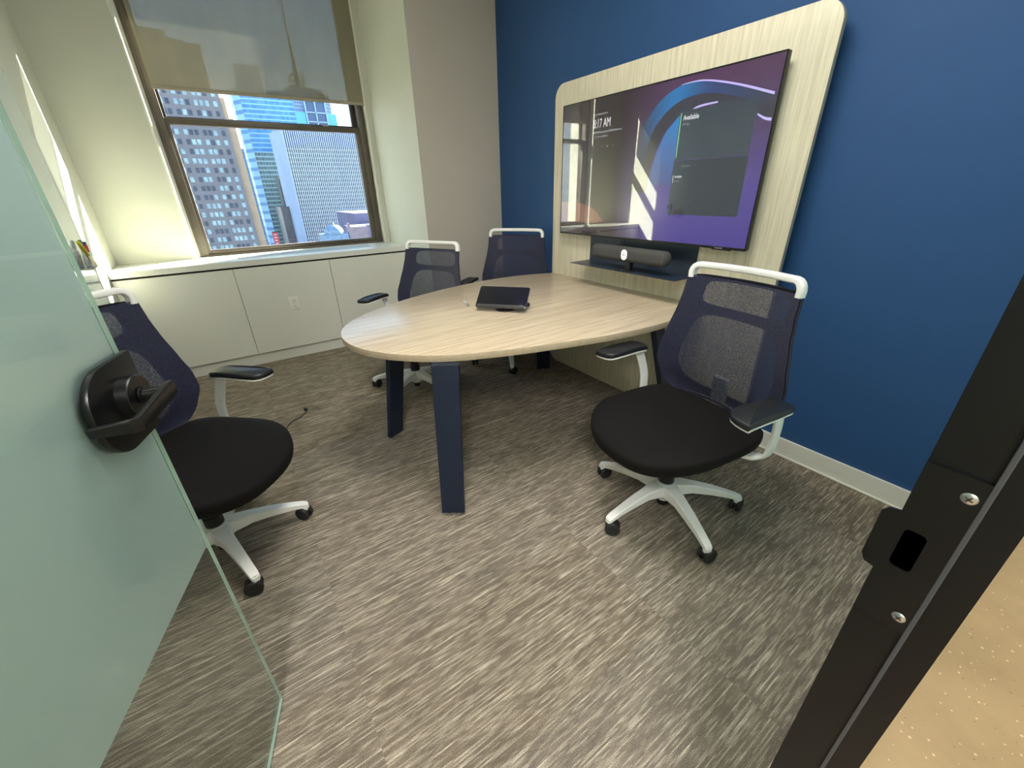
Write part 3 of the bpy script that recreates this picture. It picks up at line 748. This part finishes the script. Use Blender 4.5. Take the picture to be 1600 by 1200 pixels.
tleg((.558, 1.343), (.82, -.57), None, (.623, 1.417))
tleg((.570, 2.145), (.90, .42), None, (.640, 2.060))
tleg((1.905, 2.385), (.87, -.49), None, (1.835, 2.300))
tleg((1.900, 1.175), (.87, .2), None, (1.880, 1.365))
bm = B(); box(bm, .62-1.2, 1.74-1.88, .672, 1.9-1.2, 1.80-1.88, TT-.031); box(bm, .60-1.2, 1.44-1.88, .672, .66-1.2, 2.05-1.88, TT-.031); box(bm, 1.83-1.2, 1.36-1.88, .672, 1.89-1.2, 2.30-1.88, TT-.031)
obj('under_frame', bm, M['leg_navy'], tb, False)

# tablet on the table
ux = Vector((.650, -.760, 0)); back = Vector((.760, .650, 0)); tb0 = Vector((1.155, 1.828, .764))
tl = thing('table_tablet', 'black touch control tablet tilted on a round stand on table', 'tablet', (1.215, 1.868, TT+.0005))
def T3(a, b, c):
    """a across, b up the tilted screen, c out of the screen"""
    up = (back*.80+Vector((0, 0, .60))).normalized(); nrm = ux.cross(up).normalized()
    p = tb0+ux*a+up*b+nrm*c; return tuple(p-Vector((1.215, 1.868, TT+.0005)))
bm = B(); prism(bm, rrect(.288, .148, .012, 4), -.009, 0, .002, f3=lambda u, v, w: T3(u, v+.074, w)); obj('tablet_body', bm, pbr('tablet_rim', srgb(60, 60, 60), .35), tl)
tabs = NT('tablet_screen'); pp = tabs.n('ShaderNodeBsdfPrincipled'); pp.inputs['Roughness'].default_value = .06; pp.inputs['Base Color'].default_value = (.004, .004, .005, 1)
gcol = tabs.ramp(tabs.noise(tabs.coord(), 9, 2), [(.4, (.006, .006, .009, 1)), (.7, (.008, .010, .03, 1))]); tabs.l(gcol, pp.inputs['Base Color']); tabs = tabs.done(pp.outputs[0])
bm = B(); prism(bm, rrect(.284, .142, .010, 4), 0, .0015, .0004, f3=lambda u, v, w: T3(u, v+.074, w)); obj('screen', bm, tabs, tl)
bm = B(); prism(bm, rrect(.270, .016, .003, 2), .0016, .0022, 0, f3=lambda u, v, w: T3(u, v+.0115, w)); obj('button_strip', bm, pbr('strip', (.045, .045, .047), .35), tl)
bm = B(); lathe(bm, [(.055, 0), (.055, .007), (.050, .010), (.030, .018), (.026, .030), (.024, .05)], 36, (0, 0, 0)); obj('stand', bm, M['black_plastic'], tl)
bm = B(); box(bm, .105, -.075, 0, .165, -.045, .018, .005, mat=Matrix.Rotation(-.2, 4, 'Z')); 
dg = obj('cable_plug', bm, M['black_plastic']); dg.location = (1.215, 1.935, TT+.0005); tag(dg, 'small black plug lying on the table right of the tablet', 'plug')
# pen
pn = thing('pen', 'white and silver ballpoint pen lying on table beside the tablet', 'pen', (1.097, 2.106, TT+.0065), math.atan2(-.203, -.054))
bm = B(); lathe(bm, [(.0045, -.055), (.0055, -.05), (.0055, .02)], 16, axis='X'); obj('barrel', bm, wht, pn)
bm = B(); lathe(bm, [(.0058, .02), (.0058, .04), (.0030, .058), (.0008, .066)], 16, axis='X'); obj('tip', bm, M['steel'], pn)
bm = B(); lathe(bm, [(.003, -.066), (.003, -.055)], 12, axis='X'); box(bm, -.058, -.0015, .005, -.012, .0015, .0065); obj('clip', bm, M['steel'], pn)

# cable on carpet
bm = B(); sweep(bm, catmull([(-.05, 2.40, .004), (-.005, 2.43, .004), (.012, 2.50, .004), (.015, 2.60, .004), (.07, 2.708, .004), (.13, 2.745, .004), (.175, 2.80, .004), (.180, 2.83, .004)], 6), circ(.0028, 8))
fc = obj('floor_cable', bm, M['rubber']); tag(fc, 'thin grey cable lying on the carpet near the left chair', 'cable')
bm = B(); box(bm, .168, 2.825, .001, .190, 2.86, .013, .002); obj('connector', bm, M['black_plastic'], fc)

# ================================================================== chairs
def hw(z):
    P = [(.485, .215), (.55, .262), (.62, .292), (.68, .290), (.76, .270), (.86, .247), (.93, .236), (1.0, .232)]
    if z <= P[0][0]: return P[0][1]
    for (a, b), (c, d) in zip(P, P[1:]):
        if z <= c:
            t = (z-a)/(c-a); t = t*t*(3-2*t)*.35+t*.65; return b+(d-b)*t
    return P[-1][1]
def yb(z): 
    P = [(.485, -.215), (.60, -.190), (.70, -.198), (.80, -.215), (.90, -.232), (1.06, -.255)]
    for (a, b), (c, d) in zip(P, P[1:]):
        if z <= c: return b+(d-b)*(z-a)/(c-a)
    return P[-1][1]
ZB, ZT = .485, 1.000
def bpt(u, z, off=0):
    k = 1.0
    if z < ZB+.05:    # rounded lower corners
        t = (ZB+.05-z)/.05; k = 1-.16*(1-math.sqrt(max(0, 1-t*t)))
    x = u*hw(z)*k
    return Vector((x, yb(z)+.040*u*u+off, z))
def make_chair():
    t = thing('office_chair', 'x', 'chair')
    # seat: rings of a superellipse outline
    bm = B(); rings = []; N = 56; a0, yc, b0 = .280, .055, .290
    def outl(s):
        out = []
        for i in range(N):
            th = 2*PI*i/N; c, s_ = math.cos(th), math.sin(th); nn = 2.5 if s_ > 0 else 4.6
            out.append((a0*s*math.copysign(abs(c)**(2/nn), c), yc+b0*s*math.copysign(abs(s_)**(2/nn), s_)))
        return out
    def zt(x, y, s):
        f = max(0, (y-.12)/.23); return .490-.038*f*f+.010*(abs(x)/a0)**2-.02*max(0, s-.80)/.2*max(0, s-.80)/.2
    for s in (.02, .25, .5, .7, .82, .90, .95, .98, 1.0): rings.append([(x, y, zt(x, y, s)) for x, y in outl(s)])
    for s, dz in ((1.004, -.012), (1.0, -.030), (.985, -.046), (.95, -.058), (.86, -.064), (.5, -.066), (.02, -.066)): rings.append([(x, y, zt(x, y, 1)+dz) for x, y in outl(s)])
    loft(bm, rings); obj('seat', bm, M['seat_fabric'], t, sharp=60)
    # mesh panel
    bm = B(); nu, nz = 20, 26; g = [[bm.verts.new(bpt(-1+2*i/nu, ZB+(ZT-ZB)*j/nz)) for i in range(nu+1)] for j in range(nz+1)]
    for j in range(nz):
        for i in range(nu): bm.faces.new((g[j][i], g[j][i+1], g[j+1][i+1], g[j+1][i]))
    obj('mesh_backrest', bm, M['mesh_fabric'], t, sharp=180)
    # back frame with two rounded windows
    bm = B()
    def window(z0, z1, hz0, hz1, hu0, hu1, r=.025):
        cz = (hz0+hz1)/2; n = 64; O, H = [], []
        hcx = .0; A = (hz1-hz0)/2
        angs = sorted([2*PI*i/n for i in range(n)]+[math.atan2(zz_-cz, .27*k_) % (2*PI) for zz_ in (z0, z1) for k_ in (-1, 1)])
        for a in angs:
            c, s_ = math.cos(a), math.sin(a)
            # aspect-normalised rays in (u, z)
            dx, dz = c*.27, s_
            dz = s_*.27
            t1 = min(1/abs(c) if abs(c) > 1e-6 else 1e9, ((z1-cz) if s_ > 0 else (cz-z0))/abs(dz) if abs(dz) > 1e-6 else 1e9)
            O.append((c*t1, cz+dz*t1))
            hu = hu1 if s_ > 0 else hu0
            m = 5.0
            rr = (abs(c/hu)**m+abs(dz/A)**m)**(-1/m)
            H.append((c*rr, cz+dz*rr))
        for off, pts in ((0, 0),): pass
        def fp(u, z, o): return bpt(u, z, o-(.030 if abs(u) < .9 else .030*(1-(abs(u)-.9)/.1)))
        md = [((u+u2)/2, (z+z2)/2) for (u, z), (u2, z2) in zip(H, O)]; m2 = [(u*.12+u2*.88, z*.12+z2*.88) for (u, z), (u2, z2) in zip(H, O)]
        rg = [[fp(u, z, -.004) for u, z in q] for q in (H, md, m2, O)]+[[fp(u, z, -.016) for u, z in q] for q in (O, m2, md, H)]+[[fp(u, z, -.004) for u, z in H]]
        loft(bm, rg, caps=False)
    window(.862, ZT, .880, .982, .76, .76); window(ZB, .862, .525, .845, .76, .74)
    bmesh.ops.remove_doubles(bm, verts=bm.verts, dist=1e-5)
    fr = obj('back_frame', bm, M['back_frame'], t, sharp=40)
    # outer rim, light
    bm = B(); pts = [bpt(-1, z, -.010)+Vector((-.001, 0, 0)) for z in [ZT-.01-i*(ZT-ZB-.03)/22 for i in range(23)]]
    pts += [bpt(-1+2*i/10, ZB, -.012) for i in range(1, 10)] + [bpt(1, z, -.010)+Vector((.001, 0, 0)) for z in [ZB+.02+i*(ZT-ZB-.03)/22 for i in range(23)]]
    sweep(bm, pts, circ(.0055, 8), up=(0, 1, 0)); obj('frame_rim', bm, M['back_frame'], t)
    # white top handle
    bm = B(); y0 = yb(1.0)-.004
    w_, r_, zt_ = .222, .030, 1.043
    pth = [(-w_, .990), (-w_-.001, zt_-r_)]+[(-w_+r_-r_*math.cos(a), zt_-r_+r_*math.sin(a)) for a in (.4, .8, 1.2)]+[(x, zt_) for x in (-w_+r_, -.1, 0, .1, w_-r_)]+[(w_-r_+r_*math.sin(a), zt_-r_+r_*math.cos(a)) for a in (.4, .8, 1.2)]+[(w_+.001, zt_-r_), (w_, .990)]
    def hy(x): return y0+.040*(x/.232)**2-.006
    sweep(bm, [(x, hy(x), z) for x, z in pth], rrect(.024, .032, .007, 3), up=(0, 1, 0))
    obj('top_handle', bm, M['chair_white'], t, sharp=50)
    # lower bracket carrying the back
    bm = B(); sweep(bm, catmull([(0, -.03, .405), (0, -.14, .402), (0, -.215, .425), (0, -.238, .50), (0, -.232, .60)], 5), rrect(.07, .022, .008, 3), up=[(0, .0, 1)]*6+[(0, -.2, 1)]*5+[(0, -1, .3)]*6+[(0, -1, .05)]*4)
    obj('back_bracket', bm, M['chair_white'], t, sharp=50)
    # seat mechanism
    bm = B(); box(bm, -.10, -.12, .388, .10, .14, .428, .012); box(bm, -.2, -.05, .405, .2, .10, .427, .006); obj('mechanism', bm, M['black_plastic'], t)
    bm = B(); cyl(bm, (.08, .02, .400), (.20, .03, .398), .006); box(bm, .19, .005, .385, .235, .055, .408, .008); obj('height_lever', bm, M['black_plastic'], t)
    # armrests
    for s in (-1, 1):
        bm = B()
        pts = catmull([(s*.15, -.075, .418), (s*.24, -.085, .416), (s*.285, -.108, .419), (s*.316, -.118, .442), (s*.324, -.118, .52), (s*.332, -.096, .60), (s*.336, -.070, .662)], 5)
        ups = []
        for i in range(len(pts)): 
            k = min(1, max(0, (i-8)/8)); ups.append(tuple(Vector((0, 0, 1)).lerp(Vector((-s, 0, .02)), k)))
        sweep(bm, pts, rrect(.044, .012, .005, 3), up=ups, scales=[(1.15, 1.4)]*12+[(1.0, 1.15)]*(len(pts)-12)); ar = obj('armrest', bm, M['chair_white'], t, sharp=50)
        bm = B()
        pl = [(s*.288, .118), (s*.366, .146), (s*.376, .120), (s*.380, .00), (s*.374, -.085), (s*.352, -.108), (s*.318, -.108), (s*.298, -.090), (s*.290, -.02)]
        c2 = [(p.x, p.y) for p in catmull([(*p, 0) for p in pl], 4, True)]
        def wr(u, v, w): return (u, v, w-.010*max(0, (v-.05)/.1)**2-.012*max(0, (-.04-v)/.07)**2)
        prism(bm, c2, .661, .684, .006, f3=wr); obj('arm_pad', bm, M['pad_black'], ar, sharp=50)
        bm = B(); prism(bm, [(x*.985+s*.005, y*.97) for x, y in c2], .655, .661, 0, f3=wr); obj('pad_plate', bm, M['chair_white'], ar)
    # gas column
    bm = B(); lathe(bm, [(.0335, .148), (.0335, .192), (.030, .194), (.030, .25), (.019, .252), (.019, .392)], 28); obj('gas_column', bm, M['black_plastic'], t)
    # star base
    bm = B(); lathe(bm, [(.030, .052), (.034, .075), (.047, .105), (.049, .138), (.044, .148), (.024, .150)], 30)
    for k in range(5):
        a = 2*PI*k/5+PI/2; d = Vector((math.cos(a), math.sin(a), 0)); sd_ = Vector((-d.y, d.x, 0))
        secs = [(.025, .145, .036, .066), (.06, .146, .032, .054), (.12, .141, .024, .043), (.20, .126, .0205, .036), (.27, .106, .0175, .027), (.312, .092, .0165, .024), (.328, .084, .015, .022), (.335, .078, .010, .018)]
        rr = []
        for r, zt2, w, h in secs:
            c = d*r; rr.append([c+sd_*(w*a_)+Vector((0, 0, zt2-b_*h)) for a_, b_ in ((-.80, .0), (.80, 0), (1, .10), (1.0, .9), (.85, 1), (-.85, 1), (-1.0, .9), (-1, .10))])
        loft(bm, rr)
        c = d*.318; cyl(bm, (c.x, c.y, .050), (c.x, c.y, .085), .0125, .015, 16)
    obj('star_base', bm, M['chair_white'], t, sharp=28)
    bm = B(); cyl(bm, (0, 0, .022), (0, 0, .056), .0225, .0235); obj('column_plug', bm, M['black_plastic'], t)
    rc = random.Random(5)
    for k in range(5):
        a = 2*PI*k/5+PI/2; d = Vector((math.cos(a), math.sin(a), 0))*.318
        ca = rc.uniform(0, 2*PI)
        hd = bpy.data.objects
        bm = B(); r = .0315
        # hood between the wheels
        prof = [(r*.98*math.cos(b), r+r*.98*math.sin(b)) for b in [i*PI/12 for i in range(-1, 12)]]+[(-r*.5, r*.7), (r*.4, r*.7)]
        prism(bm, prof, -.0045, .0045, 0, f3=lambda u, v, w: (u, w, v)); cyl(bm, (-.012, 0, .045), (-.012, 0, .062), .010, seg=14)
        cs = obj('caster', bm, M['black_plastic'], t); cs.location = d+Vector((.012*math.cos(ca), .012*math.sin(ca), 0)); cs.rotation_euler = (0, 0, ca)
        for s in (-1, 1):
            bm = B(); lathe(bm, [(r*.80, s*.0065), (r*.97, s*.0075), (r, s*.0095), (r, s*.0185), (r*.94, s*.0225), (r*.72, s*.0245), (r*.66, s*.0238), (.003, s*.0245)], 28, (0, 0, r), 'Y')
            obj('wheel', bm, M['rubber'], cs)
    return t
PR = make_chair()
chairs = [
    ((1.371, .824), 172.8, 2, 'large nearest office chair at right, black seat, in front of the wood panel'),
    ((-.319, 1.716), -42.2, 40, 'office chair half hidden behind the frosted glass door at left'),
    ((.945, 2.705), -151, 4, 'office chair behind the table in front of the white cabinets'),
    ((1.825, 2.747), -143.3, 20, 'office chair at far corner of table in front of shaded beige column and blue wall')]
for i, ((x, y), a, br, lab) in enumerate(chairs):
    c = PR if i == 0 else copy_tree(PR)
    c.location = (x, y, 0); c.rotation_euler = (0, 0, math.radians(a-90)); c['label'] = lab
    c['group'] = 'office chairs around the meeting table'
    if i == 2:      # this one is set a little lower and leans back
        for o in [o for o in bpy.data.objects if o.parent == c]:
            nm = o.name.split('.')[0]
            if nm in ('star_base', 'caster', 'column_plug', 'gas_column'): continue
            o.location.z -= .02; o.location.y -= .06
            if nm in ('mesh_backrest', 'back_frame', 'frame_rim', 'top_handle', 'back_bracket'):
                th = math.radians(7); pv = Vector((0, -.15, .42)); o.rotation_euler.x = th
                o.location += pv-Matrix.Rotation(th, 3, 'X') @ pv
    # each base is swivelled on its own
    for chd in [o for o in bpy.data.objects if o.parent == c and o.name.split('.')[0] in ('star_base', 'caster')]:
        ra = math.radians(br); l = chd.location.copy()
        chd.location = Matrix.Rotation(ra, 3, 'Z') @ l; chd.rotation_euler = (0, 0, chd.rotation_euler.z+ra)

# ================================================================== city outside
GZ = -88.0
def dirp(k, kz, D): return (k*D, D, CAM_H+kz*D)
stone = pbr('stone_grey', srgb(122, 120, 124), .8, nscale=.4, namt=.10)
stone_sunlit = pbr('stone_sunlit', srgb(170, 150, 128), .8, nscale=.4, namt=.10)
glass_lit = pbr('pane_pale', srgb(146, 172, 180), .25, nscale=.3, namt=.35)
glass_dk = pbr('pane_dark', srgb(50, 62, 84), .15, nscale=.3, namt=.3)
bm = B(); box(bm, -600, 60, GZ-2, 900, 1600, GZ); struct('ground_street', bm, pbr('asphalt', srgb(70, 72, 78), .9, nscale=.05, namt=.2), smooth=False)
# tower 1
D = 240.0
t1 = thing('office_tower', 'grey stone tower with rows of triple windows and side coloured as sunlit', 'building', (0, D, GZ))
def lb(bm, k0, k1, z0, z1, y0, y1, D=D, ox=0):
    box(bm, k0*D-ox, y0, (CAM_H+z0*D if z0 is not None else GZ)-GZ, k1*D-ox, y1, CAM_H+z1*D-GZ)
bm = B(); lb(bm, -.16, .0633, None, .163, 0, 30); lb(bm, -.16, .055, .163, .234, 4, 28); lb(bm, -.16, .030, .234, .2405, 6, 26); lb(bm, -.04, .012, .2405, .2525, 8, 24); lb(bm, .036, .0565, .17, .236, 5, 20)
obj('tower_wall', bm, stone, t1, False)
bm = B(); lb(bm, .060, .0765, None, .128, 2.5, 24); lb(bm, .060, .0705, .128, .160, 2.6, 24); obj('sunlit_side', bm, stone_sunlit, t1, False)  # boxes stand for the tower's side; its sunlight is put into the tan
wins = []
fh = .0148
for r in range(21):
    z = .1665-.0148*1.0*r-.004
    for gcol_ in range(-7, 2):
        gx = .0345+gcol_*.0280
        for k in range(3):
            x = gx+(k-1)*.0078
            if x > .060 or x < -.155: continue
            wins.append((abs(x-.02)+abs(z-.04)*.3, x, z))
wins.sort(); rw = random.Random(8)
for i, (_, x, z) in enumerate(wins[:100]):
    bm = B(); zc = CAM_H+z*D-GZ; lit = rw.random()
    box(bm, x*D-.68, -.12, zc-.98, x*D+.68, .02, zc+.98); bx_ = obj('window', bm, glass_lit if lit < .5 else glass_dk, t1, False)
bm = B()
for _, x, z in wins[100:]:
    zc = CAM_H+z*D-GZ; box(bm, x*D-.68, -.12, zc-.98, x*D+.68, .02, zc+.98, mi=(0 if rw.random() < .5 else 1))
o = obj('windows', bm, [glass_lit, glass_dk], t1, False); o['kind'] = 'stuff'
# procedural curtain walls
def curtain(name, pitchx, pitchz, glass_a, glass_b, frame, fx, fz, rnd_amt=.5):
    nt = NT(name); p = nt.n('ShaderNodeBsdfPrincipled'); p.inputs['Roughness'].default_value = .35
    c = nt.n('ShaderNodeTexCoord'); s = nt.n('ShaderNodeSeparateXYZ'); nt.l(c.outputs['Object'], s.inputs[0])
    ax = nt.math('ADD', s.outputs[0], nt.math('MULTIPLY', s.outputs[1], 1.0))
    cx = nt.math('DIVIDE', ax, pitchx); cz = nt.math('DIVIDE', s.outputs[2], pitchz)
    cbn = nt.n('ShaderNodeCombineXYZ'); nt.l(nt.math('FLOOR', cx), cbn.inputs[0]); nt.l(nt.math('FLOOR', cz), cbn.inputs[1])
    w = nt.n('ShaderNodeTexWhiteNoise', noise_dimensions='2D'); nt.l(cbn.outputs[0], w.inputs['Vector'])
    big = nt.noise(nt.coord((.02, .02, .02)), 1.0, 2)
    g = nt.mixc(nt.math('ADD', nt.math('MULTIPLY', w.outputs['Value'], rnd_amt), nt.math('MULTIPLY', big, 1-rnd_amt)), glass_a, glass_b)
    mx = nt.math('LESS_THAN', nt.math('FRACT', cx), fx); mz = nt.math('LESS_THAN', nt.math('FRACT', cz), fz)
    m = nt.math('MAXIMUM', mx, mz)
    nt.l(nt.mixc(m, g, frame), p.inputs['Base Color']); return nt.done(p.outputs[0])
blueglass = curtain('blue_curtain_wall', 2.0, 4.0, srgb(40, 104, 168), srgb(96, 160, 206), srgb(150, 196, 220), .0, .22)
bluelow = curtain('grey_green_floors', 2.6, 4.0, srgb(44, 72, 86), srgb(100, 128, 134), srgb(150, 178, 184), .10, .30)
D2 = 520.0
t2 = thing('glass_tower', 'tall blue glass tower with pale horizontal floor bands', 'building', (.13*D2, D2, GZ))
def lb2(bm, k0, k1, z0, z1, y0, y1, D, ox): box(bm, k0*D-ox, y0, (CAM_H+z0*D if z0 is not None else GZ)-GZ, k1*D-ox, y1, (CAM_H+z1*D)-GZ)
bm = B(); lb2(bm, .095, .182, .075, .1755, 0, 40, D2, .13*D2); lb2(bm, .100, .1385, .1755, .2125, 3, 30, D2, .13*D2); obj('tower_wall', bm, blueglass, t2, False)
bm = B(); lb2(bm, .095, .165, None, .075, .0, 40, D2, .13*D2); obj('lower_floors', bm, bluelow, t2, False)
bm = B(); o0 = .13*D2
for z0, z1 in ((None, .1755),):
    pz0 = 0; pz1 = CAM_H+z1*D2-GZ
    f_ = [(.095*D2-o0, 0), (.0845*D2-o0, 10), (.0845*D2-o0, 34), (.095*D2-o0, 34)]
    loft(bm, [[(a, b, z) for a, b in f_] for z in (pz0, pz1)])
obj('angled_side', bm, curtain('pale_side_glass', 3.0, 8.0, srgb(110, 170, 204), srgb(160, 206, 224), srgb(70, 130, 180), .0, .4), t2, False)
# tower 3 with mast
D3 = 720.0
t3 = thing('antenna_tower', 'blue skyscraper topped with a tall lattice broadcast mast', 'building', (.21*D3, D3, GZ)); ox = .21*D3
bm = B(); lb2(bm, .176, .240, None, .184, 0, 50, D3, ox); lb2(bm, .175, .2565, None, .144, -2, 50, D3, ox); lb2(bm, .226, .2500, .144, .1775, 0, 40, D3, ox)
obj('tower_wall', bm, curtain('grid_wall', 3.2, 4.2, srgb(96, 116, 150), srgb(130, 150, 178), srgb(150, 170, 196), .12, .35), t3, False)
bm = B(); lb2(bm, .2395, .2560, None, .1438, -4, 0, D3, ox); lb2(bm, .1800, .1990, None, .1438, -4, 0, D3, ox); obj('glass_corner', bm, pbr('cyan_glass', srgb(110, 190, 212), .3), t3, False)
bm = B()
zz = lambda k: CAM_H+k*D3-GZ
for kx in (.2005, .2185, .2375): box(bm, kx*D3-ox-.7, -7, zz(.100), kx*D3-ox+.7, -5, zz(.163))
for kz in (.1625, .1440, .1285): box(bm, .2005*D3-ox, -7, zz(kz)-.6, .2375*D3-ox, -5, zz(kz)+.6)
obj('square_frame', bm, pbr('pale_frame', srgb(180, 205, 220), .4), t3, False)
bm = B(); box(bm, .2015*D3-ox, -4.6, zz(.1), .2365*D3-ox, -4.2, zz(.162)); obj('dark_bay', bm, pbr('bay_glass', srgb(86, 106, 142), .3), t3, False)
bm = B(); mx = .2035*D3-ox; my = 20
def strut(a, b, r=.5): cyl(bm, a, b, r, seg=6)
zt_ = zz(.184)
strut((mx, my, zt_), (mx, my, zz(.222)), 3.2); strut((mx, my, zz(.222)), (mx, my, zz(.262)), 1.9); strut((mx, my, zz(.262)), (mx, my, zz(.30)), 1.25); strut((mx, my, zz(.30)), (mx, my, zz(.345)), .7)
for sx_ in (-1, 1):
    for sy_ in (-1, 1):
        strut((mx+sx_*10, my+sy_*8, zt_), (mx+sx_*9, my+sy_*8, zz(.208)), .7); strut((mx+sx_*9, my+sy_*8, zz(.208)), (mx, my, zz(.213)), .6)
        strut((mx+sx_*9, my+sy_*8, zz(.196)), (mx, my, zz(.204)), .5); strut((mx+sx_*10, my+sy_*8, zt_), (mx, my, zz(.200)), .6)
for kz, r in ((.188, 12), (.197, 8), (.205, 9), (.211, 5)):
    for a in range(12):
        strut((mx+r*math.cos(a*PI/6), my+r*math.sin(a*PI/6), zz(kz)), (mx+r*math.cos((a+1)*PI/6), my+r*math.sin((a+1)*PI/6), zz(kz)), .45)
for kz in (.229, .247, .283): strut((mx-3, my, zz(kz)), (mx+3.4, my, zz(kz)), .7)
obj('mast', bm, pbr('mast_metal', srgb(120, 118, 108), .6), t3, False)
tmz = pbr('sign_dark', srgb(70, 84, 104), .5)
for i, chh in enumerate('BBC'): pass
for ch_, kz in (('B', .1615), ('B', .1555), ('C', .1495)):
    text_obj('sign_letter', ch_, 5.2, tmz, t3, (.2515*D3-ox, -1, zz(kz)), (PI/2, 0, 0), .3)
# ribbed slab
D4 = 450.0
t4 = thing('slab_tower', 'wide white slab tower with fine vertical ribs and blank side wall', 'building', (.23*D4, D4, GZ)); ox = .23*D4
z4 = lambda k: CAM_H+k*D4-GZ
bm = B(); lb2(bm, .150, .325, None, .1115, .6, 40, D4, ox)
obj('tower_wall', bm, curtain('slab_windows', 1.65, 3.4, srgb(36, 48, 64), srgb(66, 82, 94), srgb(158, 176, 180), .0, .30, .5), t4, False)
bm = B(); lb2(bm, .150, .325, .086, .1128, .3, .55, D4, ox); obj('louvre_band', bm, pbr('louvre_blue', srgb(66, 92, 140), .5), t4, False)
bm = B(); n = 46
for k in range(n):
    x = (.152+(.172)*k/(n-1))*D4-ox; box(bm, x-.36, -.5, 0, x+.36, .6, z4(.1128))
obj('vertical_ribs', bm, pbr('rib_white', srgb(206, 216, 220), .6), t4, False)
bm = B(); box(bm, .149*D4-ox, -.8, 0, .152*D4-ox, 2, z4(.114))
f_ = [(.150*D4-ox, -.7), (.1385*D4-ox, 8), (.1385*D4-ox, 38), (.150*D4-ox, 38)]
loft(bm, [[(a, b, z) for a, b in f_] for z in (0, z4(.113))]); obj('side_wall', bm, pbr('slab_side', srgb(170, 186, 208), .6, nscale=.1, namt=.06), t4, False)
# brown block between
D5 = 490.0
t5 = thing('brown_block', 'speckled brown building between the blue tower and the ribbed slab', 'building', (.118*D5, D5, GZ)); ox = .118*D5
bm = B(); lb2(bm, .125, .150, None, .035, 0, 20, D5, ox); lb2(bm, .112, .152, None, -.02, -20, 20, D5, ox)
obj('tower_wall', bm, curtain('brown_wall', 2.2, 3.2, srgb(84, 82, 84), srgb(138, 132, 130), srgb(108, 100, 98), .4, .4, .9), t5, False)
# low roofs at right
D6 = 330.0
t6 = thing('low_building', 'low mauve flat-roofed building at the bottom right of view', 'building', (.30*D6, D6, GZ)); ox = .30*D6
bm = B(); lb2(bm, .262, .36, None, -.040, 4, 60, D6, ox); lb2(bm, .232, .36, None, -.062, -20, 4, D6, ox); obj('walls', bm, pbr('mauve_stone', srgb(120, 116, 142), .8, nscale=.3, namt=.1), t6, False)
bm = B(); lb2(bm, .234, .36, -.062, -.060, -20.5, -19.5, D6, ox); obj('parapet', bm, pbr('parapet', srgb(150, 150, 176), .8), t6, False)
t7 = thing('domed_building', 'pale blue domed rooftop in front of the ribbed slab', 'building', (.205*300, 300, GZ))
bm = B(); box(bm, -7, -5, 0, 9, 8, CAM_H-.078*300-GZ)
lathe(bm, [(6.0, CAM_H-.078*300-GZ), (5.6, CAM_H-.070*300-GZ), (4.0, CAM_H-.063*300-GZ), (1.0, CAM_H-.060*300-GZ), (.3, CAM_H-.055*300-GZ)], 24, (1.5, 0, 0)); obj('walls', bm, pbr('dome_blue', srgb(110, 144, 176), .5, nscale=.6, namt=.3), t7, sharp=40)
bm = B(); box(bm, 9.5, -5, 0, 11, -3, CAM_H-.058*300-GZ); box(bm, 11, -5, 0, 22, 6, CAM_H-.066*300-GZ); obj('annexe', bm, pbr('annexe', srgb(138, 128, 140), .8, nscale=.4, namt=.15), t7, False)
# dark gap tower + billboards in the street canyon
t8 = thing('slim_tower', 'slim dark blue tower behind the grey stone tower', 'building', (.082*620, 620, GZ))
bm = B(); box(bm, -6, 0, 0, 4, 30, CAM_H+.080*620-GZ); obj('tower_wall', bm, curtain('dark_slim', 2.0, 4.0, srgb(60, 84, 120), srgb(90, 120, 150), srgb(110, 140, 168), .1, .3), t8, False)
rsn = thing('street_sign', 'red and white vertical billboard low in the street canyon', 'billboard', (.0945*360, 360, GZ))
z9 = lambda k: CAM_H+k*360-GZ
bm = B(); box(bm, -1.6, 0, 0, 1.6, 1.5, z9(-.066)); obj('sign_post', bm, pbr('sign_backing', srgb(60, 60, 70), .8), rsn, False)
bm = B(); box(bm, -1.7, -.3, z9(-.091), 1.7, -.02, z9(-.068)); obj('sign_face', bm, pbr('sign_red', srgb(214, 70, 80), .5), rsn, False)
bm = B()
for k in range(4): box(bm, -1.0, -.4, z9(-.090)+k*2.0, 1.0, -.3, z9(-.090)+k*2.0+.9)
obj('sign_marks', bm, pbr('sign_pale', srgb(236, 190, 190), .5), rsn, False)
